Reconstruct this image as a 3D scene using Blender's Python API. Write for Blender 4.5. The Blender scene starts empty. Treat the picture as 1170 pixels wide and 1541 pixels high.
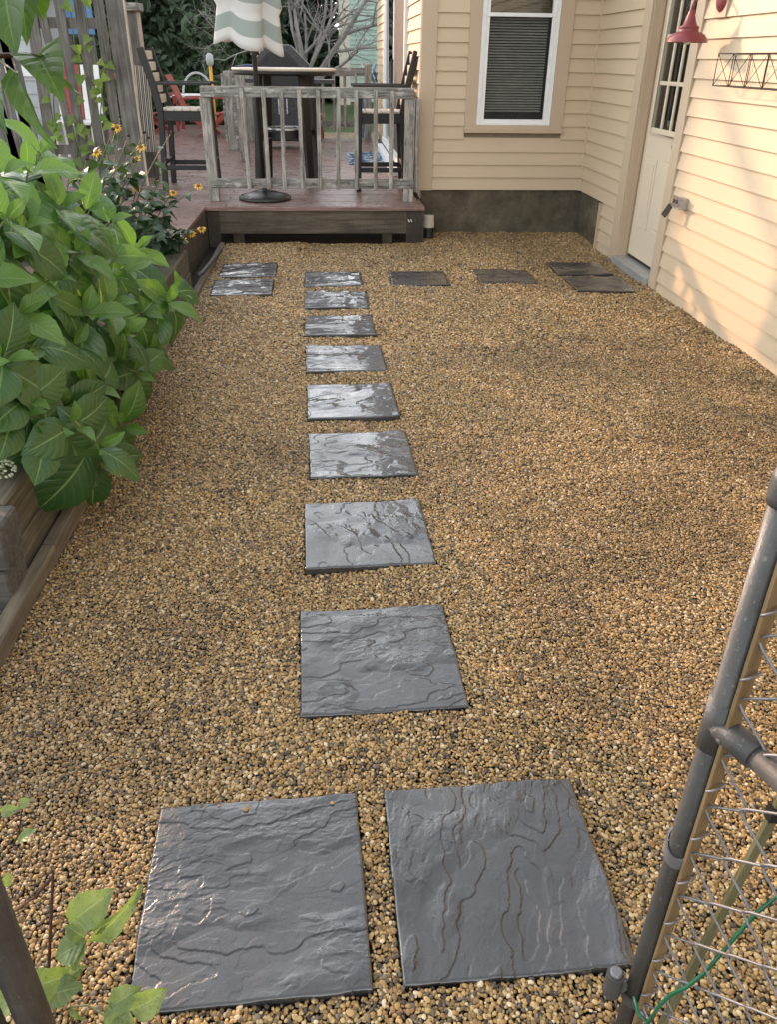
import bpy, bmesh, math, random
import numpy as np
from mathutils import Vector, Matrix
R = math.radians
rng = random.Random(7)
scene = bpy.context.scene
col = scene.collection

# ------------------------------------------------------------------ camera
F_PX = 1176.11                                   # focal length in photo pixels (1170 x 1541)
CAM = Vector((0, 0, 1.5093))
cr = Vector((0.99748458, -0.06989919, 0.01177354))
cu = Vector((0.02493301, 0.50146861, 0.8648165))
cf = Vector((0.06635403, 0.86234757, -0.50195001))
cd = bpy.data.cameras.new('camera')
cd.sensor_fit = 'VERTICAL'; cd.sensor_height = 36.0
cd.lens = 36.0 * F_PX / 1541.0
cd.clip_start = 0.02; cd.clip_end = 2000
cam = bpy.data.objects.new('camera', cd); col.objects.link(cam)
cam.matrix_world = Matrix(((cr.x, cu.x, -cf.x, CAM.x), (cr.y, cu.y, -cf.y, CAM.y), (cr.z, cu.z, -cf.z, CAM.z), (0, 0, 0, 1)))
scene.camera = cam
scene.render.resolution_x = 778; scene.render.resolution_y = 1024

# ------------------------------------------------------------------ sky and sun
SUN_AZ, SUN_EL = R(36.5), R(17.0)                # from +y towards -x
w = bpy.data.worlds.new('World'); scene.world = w; w.use_nodes = True
wn = w.node_tree; wn.nodes.clear()
sky = wn.nodes.new('ShaderNodeTexSky'); sky.sky_type = 'NISHITA'; sky.sun_disc = False
sky.sun_elevation = SUN_EL; sky.sun_rotation = -SUN_AZ
sky.air_density = 1.0; sky.dust_density = 0.8; sky.ozone_density = 1.0
bg = wn.nodes.new('ShaderNodeBackground'); bg.inputs['Strength'].default_value = 0.15
wo = wn.nodes.new('ShaderNodeOutputWorld')
# thin high haze: the same sky, partly washed to white
hsv = wn.nodes.new('ShaderNodeHueSaturation'); hsv.inputs['Saturation'].default_value = .20
wn.links.new(sky.outputs[0], hsv.inputs['Color']); wn.links.new(hsv.outputs[0], bg.inputs[0]); wn.links.new(bg.outputs[0], wo.inputs[0])
sl = bpy.data.lights.new('sun', 'SUN'); sl.energy = .92; sl.angle = R(.9); sl.color = (1.0, 0.56, 0.30)
so = bpy.data.objects.new('sun', sl); col.objects.link(so); so.location = (-6, 8, 6)
sd = Vector((math.sin(SUN_AZ) * math.cos(SUN_EL), -math.cos(SUN_AZ) * math.cos(SUN_EL), -math.sin(SUN_EL)))
so.rotation_euler = sd.to_track_quat('-Z', 'Y').to_euler()
vs = scene.view_settings
vs.view_transform = 'Standard'; vs.look = 'None'; vs.gamma = 1.0; vs.exposure = 2.1; vs.use_curve_mapping = False

# ------------------------------------------------------------------ helpers
def ray(u, v):
    return cf + cr * ((u - 585) / F_PX) - cu * ((v - 770.5) / F_PX)
def at(u, v, **k):
    """photo pixel -> point on the plane x=, y= or z="""
    d = ray(u, v); (a, val), = k.items(); i = 'xyz'.index(a)
    return CAM + d * ((val - CAM[i]) / d[i])

class MB:
    def __init__(s): s.v = []; s.f = []; s.uv = None
    def add(s, vs_, fs):
        o = len(s.v); s.v += [tuple(p) for p in vs_]; s.f += [tuple(i + o for i in f) for f in fs]; return s
    def box(s, x0, x1, y0, y1, z0, z1):
        return s.add([(x0, y0, z0), (x1, y0, z0), (x1, y1, z0), (x0, y1, z0), (x0, y0, z1), (x1, y0, z1), (x1, y1, z1), (x0, y1, z1)],
                     [(0, 3, 2, 1), (4, 5, 6, 7), (0, 1, 5, 4), (1, 2, 6, 5), (2, 3, 7, 6), (3, 0, 4, 7)])
    def bar(s, a, b, wd, th, up=(0, 0, 1), w2=None):
        a = Vector(a); b = Vector(b); d = (b - a).normalized(); up = Vector(up)
        if abs(d.dot(up)) > .98: up = Vector((0, 1, 0))
        sx = d.cross(up).normalized(); sz = sx.cross(d)
        w2 = wd if w2 is None else w2
        P = []
        for p, ww in ((a, wd), (b, w2)):
            for i, j in ((-1, -1), (1, -1), (1, 1), (-1, 1)): P.append(p + sx * (i * ww / 2) + sz * (j * th / 2))
        return s.add(P, [(3, 2, 1, 0), (4, 5, 6, 7), (0, 1, 5, 4), (1, 2, 6, 5), (2, 3, 7, 6), (3, 0, 4, 7)])
    def tube(s, pts, r, n=8, caps=True):
        pts = [Vector(p) for p in pts]; m = len(pts)
        rr = r if isinstance(r, (list, tuple)) else [r] * m
        o = len(s.v); prev = None
        for i, p in enumerate(pts):
            t = (pts[min(i + 1, m - 1)] - pts[max(i - 1, 0)]).normalized()
            if prev is None:
                a = Vector((0, 0, 1)) if abs(t.z) < .9 else Vector((1, 0, 0))
                prev = t.cross(a).normalized()
            prev = (prev - t * prev.dot(t)).normalized(); q = t.cross(prev)
            for k in range(n):
                an = 2 * math.pi * k / n
                s.v.append(tuple(p + (prev * math.cos(an) + q * math.sin(an)) * rr[i]))
        for i in range(m - 1):
            for k in range(n):
                s.f.append((o + i * n + k, o + i * n + (k + 1) % n, o + (i + 1) * n + (k + 1) % n, o + (i + 1) * n + k))
        if caps:
            s.f.append(tuple(o + k for k in reversed(range(n)))); s.f.append(tuple(o + (m - 1) * n + k for k in range(n)))
        return s
    def lathe(s, prof, c=(0, 0, 0), n=24, axis='z'):
        o = len(s.v); c = Vector(c)
        for r_, h in prof:
            for k in range(n):
                a = 2 * math.pi * k / n; x, y = r_ * math.cos(a), r_ * math.sin(a)
                p = {'z': (x, y, h), 'x': (h, x, y), 'y': (y, h, x)}[axis]
                s.v.append(tuple(c + Vector(p)))
        for i in range(len(prof) - 1):
            for k in range(n):
                s.f.append((o + i * n + k, o + i * n + (k + 1) % n, o + (i + 1) * n + (k + 1) % n, o + (i + 1) * n + k))
        return s
    def prism(s, poly, axis, h0, h1):
        n = len(poly); P = []
        for h in (h0, h1):
            for a, b in poly:
                P.append({'x': (h, a, b), 'y': (a, h, b), 'z': (a, b, h)}[axis])
        return s.add(P, [tuple(reversed(range(n))), tuple(range(n, 2 * n))] + [(i, (i + 1) % n, n + (i + 1) % n, n + i) for i in range(n)])
    def mesh(s, name, mat=None, off=(0, 0, 0), smooth=False, bevel=0, seg=1):
        me = bpy.data.meshes.new(name)
        me.from_pydata([(a - off[0], b - off[1], c - off[2]) for a, b, c in s.v], [], s.f)
        bm = bmesh.new(); bm.from_mesh(me)
        if bevel:
            bmesh.ops.remove_doubles(bm, verts=bm.verts, dist=1e-5)
            bmesh.ops.bevel(bm, geom=[e for e in bm.edges if e.is_manifold and e.calc_face_angle(0) > .5], offset=bevel, segments=seg, affect='EDGES', profile=.7)
        bmesh.ops.recalc_face_normals(bm, faces=bm.faces)
        bm.to_mesh(me); bm.free()
        if mat: me.materials.append(mat)
        if smooth:
            me.polygons.foreach_set('use_smooth', [True] * len(me.polygons))
        return me
    def build(s, name, mat, parent=None, smooth=False, bevel=0, seg=1, origin=None):
        off = wloc(parent) if parent else Vector((0, 0, 0))
        if origin is not None:
            me = s.mesh(name, mat, origin, smooth, bevel, seg); o = bpy.data.objects.new(name, me); o.location = Vector(origin) - off
        else:
            me = s.mesh(name, mat, off, smooth, bevel, seg); o = bpy.data.objects.new(name, me)
        col.objects.link(o)
        if parent: o.parent = parent
        return o
def wloc(o):
    p = Vector((0, 0, 0))
    while o is not None: p = p + o.location; o = o.parent
    return p
def tag(o, label=None, cat=None, group=None, kind=None):
    if label: o['label'] = label
    if cat: o['category'] = cat
    if group: o['group'] = group
    if kind: o['kind'] = kind
    return o
def empty(name, loc, label=None, cat=None, group=None):
    o = bpy.data.objects.new(name, None); o.location = loc; o.empty_display_size = .1; col.objects.link(o)
    return tag(o, label, cat, group)
def put(name, me, parent, mat4):
    """an object sharing mesh data, placed by a world matrix"""
    o = bpy.data.objects.new(name, me); col.objects.link(o)
    if parent:
        o.parent = parent; m = mat4.copy(); m.translation = m.translation - wloc(parent); o.matrix_local = m
    else: o.matrix_world = mat4
    return o
def bx(name, mat, parent, x0, x1, y0, y1, z0, z1, bevel=0):
    return MB().box(x0, x1, y0, y1, z0, z1).build(name, mat, parent, bevel=bevel)

# ---- numpy gradient-free value noise
def vnoise(x, y, seed=0):
    xi = np.floor(x).astype(np.int64); yi = np.floor(y).astype(np.int64)
    fx = x - xi; fy = y - yi; fx = fx * fx * fx * (fx * (fx * 6 - 15) + 10); fy = fy * fy * fy * (fy * (fy * 6 - 15) + 10)
    def h(a, b):
        n = (a * 374761393 + b * 668265263 + seed * 982451653) & 0xffffffff
        n = ((n ^ (n >> 13)) * 1274126177) & 0xffffffff
        return ((n ^ (n >> 16)) & 0xffff) / 65535.0
    return (h(xi, yi) * (1 - fx) + h(xi + 1, yi) * fx) * (1 - fy) + (h(xi, yi + 1) * (1 - fx) + h(xi + 1, yi + 1) * fx) * fy
def fbm(x, y, o=4, seed=0):
    t = 0; a = .5
    for i in range(o): t = t + a * vnoise(x, y, seed + i * 17); x = x * 2.03 + 3.1; y = y * 2.03 + 1.7; a *= .5
    return t

# ------------------------------------------------------------------ materials
class NT:
    def __init__(s, name):
        s.m = bpy.data.materials.new(name); s.m.use_nodes = True; s.t = s.m.node_tree
        s.b = s.t.nodes['Principled BSDF']; s.out = s.t.nodes['Material Output']
    def n(s, typ, **k):
        nd = s.t.nodes.new('ShaderNode' + typ)
        for a, v in k.items():
            if hasattr(nd, a) and not a.startswith('_'): setattr(nd, a, v)
        return nd
    def l(s, a, b): s.t.links.new(a, b)
    def coord(s, scale=(1, 1, 1), kind='Object', rand=True):
        tc = s.n('TexCoord'); mp = s.n('Mapping'); s.l(tc.outputs[kind], mp.inputs['Vector']); mp.inputs['Scale'].default_value = scale
        if rand:
            oi = s.n('ObjectInfo'); mu = s.n('Math', operation='MULTIPLY'); s.l(oi.outputs['Random'], mu.inputs[0]); mu.inputs[1].default_value = 37.0
            cx = s.n('CombineXYZ')
            for i in range(3): s.l(mu.outputs[0], cx.inputs[i])
            s.l(cx.outputs[0], mp.inputs['Location'])
        return mp.outputs[0]
    def noise(s, vec, scale, detail=4, rough=.55, dist=0):
        nd = s.n('TexNoise'); s.l(vec, nd.inputs['Vector']); nd.inputs['Scale'].default_value = scale; nd.inputs['Detail'].default_value = detail
        nd.inputs['Roughness'].default_value = rough; nd.inputs['Distortion'].default_value = dist
        return nd.outputs['Fac']
    def ramp(s, fac, stops, interp='LINEAR'):
        nd = s.n('ValToRGB'); cr_ = nd.color_ramp; cr_.interpolation = interp
        while len(cr_.elements) < len(stops): cr_.elements.new(.5)
        for e, (p, c) in zip(cr_.elements, stops):
            e.position = p; e.color = (c, c, c, 1) if isinstance(c, (int, float)) else (*c, 1)
        s.l(fac, nd.inputs[0]); return nd.outputs[0]
    def math(s, op, a, b=None, clamp=False):
        nd = s.n('Math', operation=op); nd.use_clamp = clamp
        for i, v in enumerate((a, b)):
            if v is None: continue
            if isinstance(v, (int, float)): nd.inputs[i].default_value = v
            else: s.l(v, nd.inputs[i])
        return nd.outputs[0]
    def mix(s, fac, a, b, blend='MIX'):
        nd = s.n('Mix', data_type='RGBA', blend_type=blend)
        for i, v in ((0, fac), (6, a), (7, b)):
            if isinstance(v, (int, float)): nd.inputs[i].default_value = v if i == 0 else (v, v, v, 1)
            elif isinstance(v, tuple): nd.inputs[i].default_value = (*v, 1)
            else: s.l(v, nd.inputs[i])
        return nd.outputs[2]
    def bump(s, h, strength=.3, dist=.01):
        nd = s.n('Bump'); nd.inputs['Strength'].default_value = strength; nd.inputs['Distance'].default_value = dist
        s.l(h, nd.inputs['Height']); s.l(nd.outputs[0], s.b.inputs['Normal']); return nd
    def set(s, **k):
        for a, v in k.items():
            i = s.b.inputs[a.replace('_', ' ')]
            if isinstance(v, (int, float)): i.default_value = v
            elif isinstance(v, tuple): i.default_value = (*v, 1)
            else: s.l(v, i)
        return s

def plain(name, c, rough=.5, metal=0, var=.12, scale=14, bump=.12):
    t = NT(name); v = t.coord()
    n = t.noise(v, scale, 5)
    c0 = tuple(x * (1 - var) for x in c); c1 = tuple(min(1, x * (1 + var)) for x in c)
    t.set(Base_Color=t.ramp(n, [(.3, c0), (.7, c1)]), Roughness=t.ramp(t.noise(v, scale * 2.3, 3), [(.3, max(.02, rough - .08)), (.7, min(1, rough + .08))]), Metallic=metal)
    if bump: t.bump(t.noise(v, scale * 8, 4), bump, .004)
    return t.m
def wood(name, c0, c1, c2, axis='x', rough=.75, knots=True, bump=.5, gscale=1.0, cracks=.6, peel=0):
    t = NT(name); k = 'xyz'.index(axis)
    sc = [22 * gscale] * 3; sc[k] = 1.1 * gscale
    v = t.coord(tuple(sc)); g = t.noise(v, 2.2, 6, .65, .6)
    sc2 = [70 * gscale] * 3; sc2[k] = 1.6 * gscale
    f = t.noise(t.coord(tuple(sc2)), 1.6, 5, .7, .3)
    blot = t.noise(t.coord((3, 3, 3)), 1.5, 4)
    c = t.ramp(g, [(.25, c0), (.5, c1), (.75, c2)])
    crk = t.ramp(f, [(.32, 0.0), (.43, 1.0)])
    c = t.mix(t.math('MULTIPLY', t.math('SUBTRACT', 1.0, crk), cracks), c, tuple(x * .25 for x in c0))
    c = t.mix(t.ramp(blot, [(.45, 0.0), (.75, .45)]), c, tuple(x * .55 for x in c0))
    if peel:
        sp3 = [16] * 3; sp3[k] = 5; pl = t.noise(t.coord(tuple(sp3)), 1.3, 6, .7)
        c = t.mix(t.math('MULTIPLY', t.ramp(pl, [(.54, 0.0), (.60, 1.0)]), peel), c, (.50, .48, .44)); c = t.mix(t.math('MULTIPLY', t.ramp(pl, [(.36, 1.0), (.44, 0.0)]), peel), c, (.045, .042, .036))
    t.set(Base_Color=c, Roughness=t.ramp(blot, [(.3, rough - .12), (.7, min(1, rough + .1))]))
    t.bump(t.math('ADD', t.math('MULTIPLY', crk, .6), t.math('MULTIPLY', g, .6)), bump, .006)
    return t.m

M = {}
M['rail'] = wood('weathered_rail_wood', (.055, .052, .045), (.25, .24, .215), (.46, .44, .40), 'x', cracks=.8, bump=.8, peel=.75)
M['bal'] = wood('weathered_baluster_wood', (.08, .073, .06), (.30, .28, .245), (.50, .47, .42), 'z', cracks=.8, bump=.8, peel=.5)
M['fence'] = wood('weathered_fence_wood', (.05, .046, .04), (.13, .12, .105), (.24, .22, .19), 'z', cracks=.8, bump=.8)
M['fence_edge'] = wood('pale_fence_edge', (.30, .25, .19), (.45, .38, .29), (.55, .48, .38), 'z')
M['skirt'] = wood('damp_skirt_wood', (.07, .058, .04), (.16, .135, .095), (.26, .22, .155), 'x', .7)
M['dark_wood'] = wood('dark_wet_wood', (.03, .025, .018), (.075, .06, .043), (.12, .10, .072), 'y', .7)
M['deck'] = wood('wet_red_deck_wood', (.10, .055, .042), (.22, .132, .108), (.34, .24, .21), 'x', .32, bump=.25, cracks=.35)
M['tie'] = wood('timber_tie_wood', (.04, .036, .024), (.10, .088, .058), (.185, .16, .105), 'y', .8)
M['tie_x'] = wood('timber_tie_wood_cross', (.04, .036, .03), (.085, .078, .066), (.15, .14, .12), 'x', .8)
M['edge'] = wood('edging_board_wood', (.07, .058, .042), (.16, .13, .09), (.26, .215, .155), 'y', .8)
M['black_wood'] = plain('black_painted_wood', (.007, .0065, .006), .5, var=.3)
M['top_wood'] = wood('pale_table_wood', (.42, .36, .28), (.58, .52, .42), (.68, .62, .52), 'x', .5, bump=.1, cracks=.15)
M['slat_wood'] = wood('pale_slat_wood', (.42, .36, .28), (.56, .49, .39), (.66, .59, .48), 'y', .5, bump=.1, cracks=.15)
M['stake'] = wood('greenish_stake', (.08, .075, .035), (.16, .15, .075), (.22, .21, .11), 'z', .55, bump=.2)
M['brown_bar'] = wood('rusty_tension_bar', (.10, .065, .03), (.19, .13, .065), (.27, .19, .10), 'z', .5, bump=.25, cracks=.2)

def siding(name, c):
    t = NT(name); v = t.coord((1, 1, 1)); g = t.noise(t.coord((3, 3, 60)), 2, 4)
    dirt = t.noise(v, 1.3, 5)
    cc = t.ramp(dirt, [(.3, tuple(x * .93 for x in c)), (.7, c)])
    oi = t.n('ObjectInfo')
    cc = t.mix(t.math('MULTIPLY', oi.outputs['Random'], .07), cc, tuple(x * .7 for x in c))
    t.set(Base_Color=cc, Roughness=.55); t.bump(g, .08, .002); return t.m
CREAM = (.57, .445, .30)
M['siding'] = siding('cream_vinyl_siding', CREAM)
M['trim'] = siding('tan_trim', (.50, .385, .265))
M['door'] = siding('cream_door_paint', (.63, .53, .39))
M['teal'] = siding('pale_green_far_siding', (.36, .47, .40))
M['white_paint'] = plain('white_paint', (.78, .78, .76), .45, var=.05)
M['greywhite'] = plain('grey_white_board', (.42, .44, .45), .6, var=.08)
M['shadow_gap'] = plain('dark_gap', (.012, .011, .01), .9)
M['sheath'] = plain('sheathing', (.25, .2, .14), .9)
M['roof'] = plain('roof_shingle', (.09, .085, .08), .9, scale=30, bump=.6)

def concrete():
    t = NT('damp_concrete'); v = t.coord(); a = t.noise(v, 2.0, 6, .6); b = t.noise(v, 9, 6, .65); s_ = t.noise(t.coord((1.6, 1.6, 2.6)), 1.5, 6, .65)
    c = t.ramp(a, [(.3, (.04, .036, .024)), (.5, (.09, .082, .058)), (.68, (.20, .185, .14))])
    c = t.mix(.45, c, t.ramp(b, [(.3, (.03, .028, .02)), (.7, (.21, .20, .165))]))
    c = t.mix(t.ramp(s_, [(.48, 0.0), (.68, .8)]), c, (.06, .038, .02)); c = t.mix(1.0, c, (.95, .86, .70), 'MULTIPLY')
    pr = t.noise(v, 55, 4, .7); c = t.mix(t.ramp(pr, [(.3, .55), (.45, 0.0)]), c, (.02, .018, .013)); t.set(Base_Color=c, Roughness=.75); t.bump(t.math('ADD', b, pr), .6, .01); return t.m
M['concrete'] = concrete()

def slate():
    t = NT('wet_dark_slate'); v = t.coord(); a = t.noise(v, 5, 5, .6); b = t.noise(v, 90, 6, .75); c_ = t.noise(v, 300, 4, .7)
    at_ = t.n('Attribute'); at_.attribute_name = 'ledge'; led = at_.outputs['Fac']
    c = t.ramp(a, [(.3, (.018, .019, .020)), (.55, (.030, .031, .033)), (.75, (.048, .049, .050))])
    c = t.mix(t.ramp(b, [(.35, .0), (.75, .4)]), c, (.065, .065, .065))
    c = t.mix(t.ramp(t.noise(v, 3.3, 4), [(.56, 0.0), (.76, .4)]), c, (.085, .073, .055))
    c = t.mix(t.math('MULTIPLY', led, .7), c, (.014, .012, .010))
    wet = t.noise(v, 3.4, 6, .62, .5)
    dry = t.ramp(wet, [(.36, 0.0), (.47, .45), (.60, .75), (.68, 1.0)])
    ro = t.math('ADD', t.math('MULTIPLY', dry, .30), .12); ro = t.math('MAXIMUM', ro, t.math('MULTIPLY', led, .7))
    t.set(Base_Color=c, Roughness=ro)
    t.b.inputs['Specular IOR Level'].default_value = .55
    t.b.inputs['Coat IOR'].default_value = 1.62; t.b.inputs['Coat Roughness'].default_value = .07
    co = t.math('MULTIPLY', t.math('SUBTRACT', 1.0, t.math('MULTIPLY', dry, .6)), t.math('SUBTRACT', 1.0, led), True)
    t.l(co, t.b.inputs['Coat Weight'])
    t.bump(t.math('ADD', t.math('MULTIPLY', b, .7), t.math('MULTIPLY', c_, .7)), .45, .002); return t.m
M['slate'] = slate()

def pebble():
    t = NT('pea_gravel'); oi = t.n('ObjectInfo')
    stops = [(0, (.05, .042, .033)), (.07, (.12, .098, .066)), (.17, (.24, .16, .066)), (.32, (.35, .235, .092)), (.46, (.19, .16, .108)), (.55, (.44, .30, .115)), (.67, (.50, .36, .16)), (.78, (.31, .19, .08)), (.86, (.54, .42, .22)), (.955, (.66, .57, .40))]
    stops = [(p, (r_ * .96, g_ * .89, b_ * .83)) for p, (r_, g_, b_) in stops]
    c = t.ramp(oi.outputs['Random'], stops, 'CONSTANT')
    da = t.n('Attribute'); da.attribute_type = 'INSTANCER'; da.attribute_name = 'dark_fac'
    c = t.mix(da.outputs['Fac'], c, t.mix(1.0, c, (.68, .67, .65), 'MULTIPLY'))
    t.set(Base_Color=c, Roughness=t.math('SUBTRACT', .5, t.math('MULTIPLY', da.outputs['Fac'], .2))); return t.m
M['pebble'] = pebble()
def gravel_base(name='gravel_base', s=110, k=.28):
    t = NT(name); v = t.coord(rand=False); vo = t.n('TexVoronoi'); t.l(v, vo.inputs['Vector']); vo.inputs['Scale'].default_value = s
    sep = t.n('SeparateColor'); t.l(vo.outputs['Color'], sep.inputs[0])
    c = t.ramp(sep.outputs[0], [(0, tuple(k * x for x in (.06, .045, .03))), (.4, tuple(k * x for x in (.20, .14, .07))), (.75, tuple(k * x for x in (.32, .23, .12))), (1, tuple(k * x for x in (.45, .34, .2)))])
    t.set(Base_Color=c, Roughness=.6); t.bump(t.math('SUBTRACT', 1.0, vo.outputs['Distance']), .9, .01); return t.m
M['gbase'] = gravel_base()
M['far_gravel'] = gravel_base('far_gravel', 45, 1.0)
def soil():
    t = NT('soil'); v = t.coord(rand=False); n = t.noise(v, 14, 7, .7)
    t.set(Base_Color=t.ramp(n, [(.3, (.012, .009, .006)), (.7, (.05, .037, .024))]), Roughness=.95); t.bump(n, 1, .03); return t.m
M['soil'] = soil()
def lawn():
    t = NT('lawn'); v = t.coord(rand=False); n = t.noise(v, 1.2, 6, .7)
    t.set(Base_Color=t.ramp(n, [(.3, (.045, .075, .018)), (.7, (.10, .15, .035))]), Roughness=.9); t.bump(t.noise(v, 40, 4), 1, .05); return t.m
M['lawn'] = lawn()

def leafmat(name, c0, c1, cv, trans=.35, veins=9, rough=.38, spots=None):
    t = NT(name); tc = t.n('TexCoord'); sp = t.n('SeparateXYZ'); t.l(tc.outputs['UV'], sp.inputs[0])
    u = t.math('ABSOLUTE', t.math('SUBTRACT', sp.outputs[0], .5)); v = sp.outputs[1]
    oi = t.n('ObjectInfo')
    n = t.noise(t.coord((1, 1, 1)), 9, 4)
    c = t.mix(t.math('ADD', t.math('MULTIPLY', oi.outputs['Random'], .7), t.math('MULTIPLY', n, .3)), c0, c1)
    ph = t.math('FRACT', t.math('MULTIPLY', t.math('SUBTRACT', v, t.math('MULTIPLY', u, .55)), float(veins)))
    d = t.math('ABSOLUTE', t.math('SUBTRACT', ph, .5))
    vein = t.math('MAXIMUM', t.ramp(d, [(0, 1.0), (.09, 0.0)]), t.ramp(u, [(0, 1.0), (.028, 0.0)]))
    mid = t.ramp(u, [(.012, 1.0), (.026, 0.0)])
    c = t.mix(t.math('MULTIPLY', vein, .16), c, cv); c = t.mix(t.math('MULTIPLY', mid, .7), c, cv)
    if spots: c = t.mix(t.ramp(t.noise(t.coord((1, 1, 1)), 22, 4), [(.6, 0.0), (.68, .85)]), c, spots)
    t.set(Base_Color=c, Roughness=rough)
    t.bump(t.math('SUBTRACT', t.math('MULTIPLY', d, 1.2), t.math('MULTIPLY', vein, .3)), .30, .006)
    tr = t.n('BsdfTranslucent'); t.l(t.mix(1.0, c, (1.0, 1.0, .35), 'MULTIPLY'), tr.inputs[0])
    br = t.mix(1.0, c, (1.35, 1.5, .6), 'MULTIPLY'); t.l(br, tr.inputs[0])
    mx = t.n('MixShader'); mx.inputs[0].default_value = trans
    t.l(t.b.outputs[0], mx.inputs[1]); t.l(tr.outputs[0], mx.inputs[2]); t.l(mx.outputs[0], t.out.inputs[0]); return t.m
M['hyd'] = leafmat('hydrangea_leaf', (.030, .085, .022), (.070, .155, .036), (.22, .34, .12), .30, 8, .28)
M['hyd_young'] = leafmat('hydrangea_young_leaf', (.085, .18, .035), (.13, .235, .05), (.24, .34, .13), .34)
M['hel'] = leafmat('flower_leaf', (.026, .062, .030), (.05, .095, .04), (.10, .17, .08), .22, 5)
M['vine'] = leafmat('vine_leaf', (.08, .15, .025), (.20, .27, .05), (.25, .33, .1), .45, 5)
M['branch_leaf'] = leafmat('branch_leaf', (.036, .085, .018), (.06, .115, .025), (.12, .19, .06), .32, 5)
M['sprig_leaf'] = leafmat('sprig_leaf', (.13, .19, .06), (.21, .28, .10), (.32, .38, .2), .35, 5, spots=(.10, .06, .03))
M['petal'] = plain('yellow_petal', (.75, .42, .02), .5, bump=0)
M['disc'] = plain('flower_disc', (.22, .09, .015), .8)
M['stem'] = plain('green_stem', (.10, .12, .04), .6)
M['redstem'] = plain('brown_red_stem', (.06, .02, .012), .6)
M['conifer'] = leafmat('conifer_foliage', (.04, .066, .036), (.085, .122, .066), (.09, .12, .07), .18, 3, .6)
M['shrub'] = leafmat('far_shrub_foliage', (.03, .06, .015), (.07, .11, .03), (.1, .14, .05), .25, 3, .6)
M['bark'] = wood('grey_bark', (.14, .13, .115), (.27, .25, .23), (.38, .36, .33), 'z', .9)
def pipemat():
    t = NT('weathered_galvanised_pipe'); v = t.coord(); n = t.noise(v, 7, 6, .65); f = t.noise(t.coord((60, 60, 5)), 2, 5, .7); sp_ = t.noise(v, 160, 3)
    c = t.ramp(n, [(.3, (.062, .060, .057)), (.55, (.085, .083, .08)), (.75, (.115, .113, .11))]); c = t.mix(t.ramp(f, [(.52, 0.0), (.8, .5)]), c, (.06, .05, .038)); c = t.mix(t.ramp(sp_, [(.62, 0.0), (.7, .5)]), c, (.25, .25, .25))
    t.set(Base_Color=c, Roughness=t.ramp(f, [(.3, .38), (.7, .68)]), Metallic=.35); t.bump(t.math('ADD', sp_, f), .18, .003); return t.m
M['pipe'] = pipemat()
M['wire'] = plain('galvanised_wire', (.20, .20, .21), .5, .5, .2)
M['green_wire'] = plain('green_coated_wire', (.005, .10, .045), .35)
M['red_metal'] = plain('dusty_red_enamel', (.21, .040, .045), .42, 0, .12)
M['bulb'] = plain('bulb_glass', (.75, .75, .72), .15, bump=0)
M['rust_wire'] = plain('dark_rusty_wire', (.03, .022, .018), .7, .3)
M['grey_box'] = plain('grey_metal_box', (.42, .43, .43), .4, .5)
M['black'] = plain('black_plastic', (.012, .012, .012), .5)
M['grill'] = plain('grill_enamel', (.03, .03, .035), .3)
M['cast'] = plain('cast_resin_base', (.02, .018, .016), .38)
M['steel'] = plain('steel', (.55, .55, .56), .3, .9)
M['pvc'] = plain('cream_pvc', (.58, .53, .43), .5)
M['red_paint'] = plain('red_painted_wood', (.30, .055, .04), .6)
M['terracotta'] = plain('terracotta', (.32, .09, .045), .7)
M['blue'] = plain('faded_blue_plastic', (.10, .22, .42), .5)
M['yellow'] = plain('yellow_plastic', (.65, .33, .03), .5)
M['dry_leaf'] = plain('dry_leaf', (.30, .17, .07), .8)
M['floret'] = plain('pale_green_floret', (.42, .46, .30), .7)
M['curtain'] = plain('brown_screen', (.06, .048, .042), .7)
M['blind'] = plain('grey_blind', (.40, .40, .37), .7); M['matte_black'] = plain('matte_black', (.012, .011, .01), .95)
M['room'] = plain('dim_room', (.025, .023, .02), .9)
M['pen'] = plain('navy_plastic', (.02, .03, .10), .4)
M['paper'] = plain('white_paper', (.8, .8, .8), .7)
def glass():
    t = NT('window_glass'); fr = t.n('LayerWeight'); fr.inputs[0].default_value = .35
    tr = t.n('BsdfTransparent'); tr.inputs[0].default_value = (.62, .66, .62, 1); gl = t.n('BsdfGlossy'); gl.inputs['Roughness'].default_value = .02
    mx = t.n('MixShader'); t.l(t.ramp(fr.outputs['Fresnel'], [(0, .06), (1, .9)]), mx.inputs[0]); t.l(tr.outputs[0], mx.inputs[1]); t.l(gl.outputs[0], mx.inputs[2])
    t.l(mx.outputs[0], t.out.inputs[0]); return t.m
M['glass'] = glass()
def screened():
    t = NT('screened_glass'); tr = t.n('BsdfTransparent'); tr.inputs[0].default_value = (.94, .95, .93, 1)
    t.set(Base_Color=(.06, .065, .07), Roughness=.1); mx = t.n('MixShader'); mx.inputs[0].default_value = .12
    t.l(tr.outputs[0], mx.inputs[1]); t.l(t.b.outputs[0], mx.inputs[2]); t.l(mx.outputs[0], t.out.inputs[0]); return t.m
M['screened'] = screened()
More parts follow.
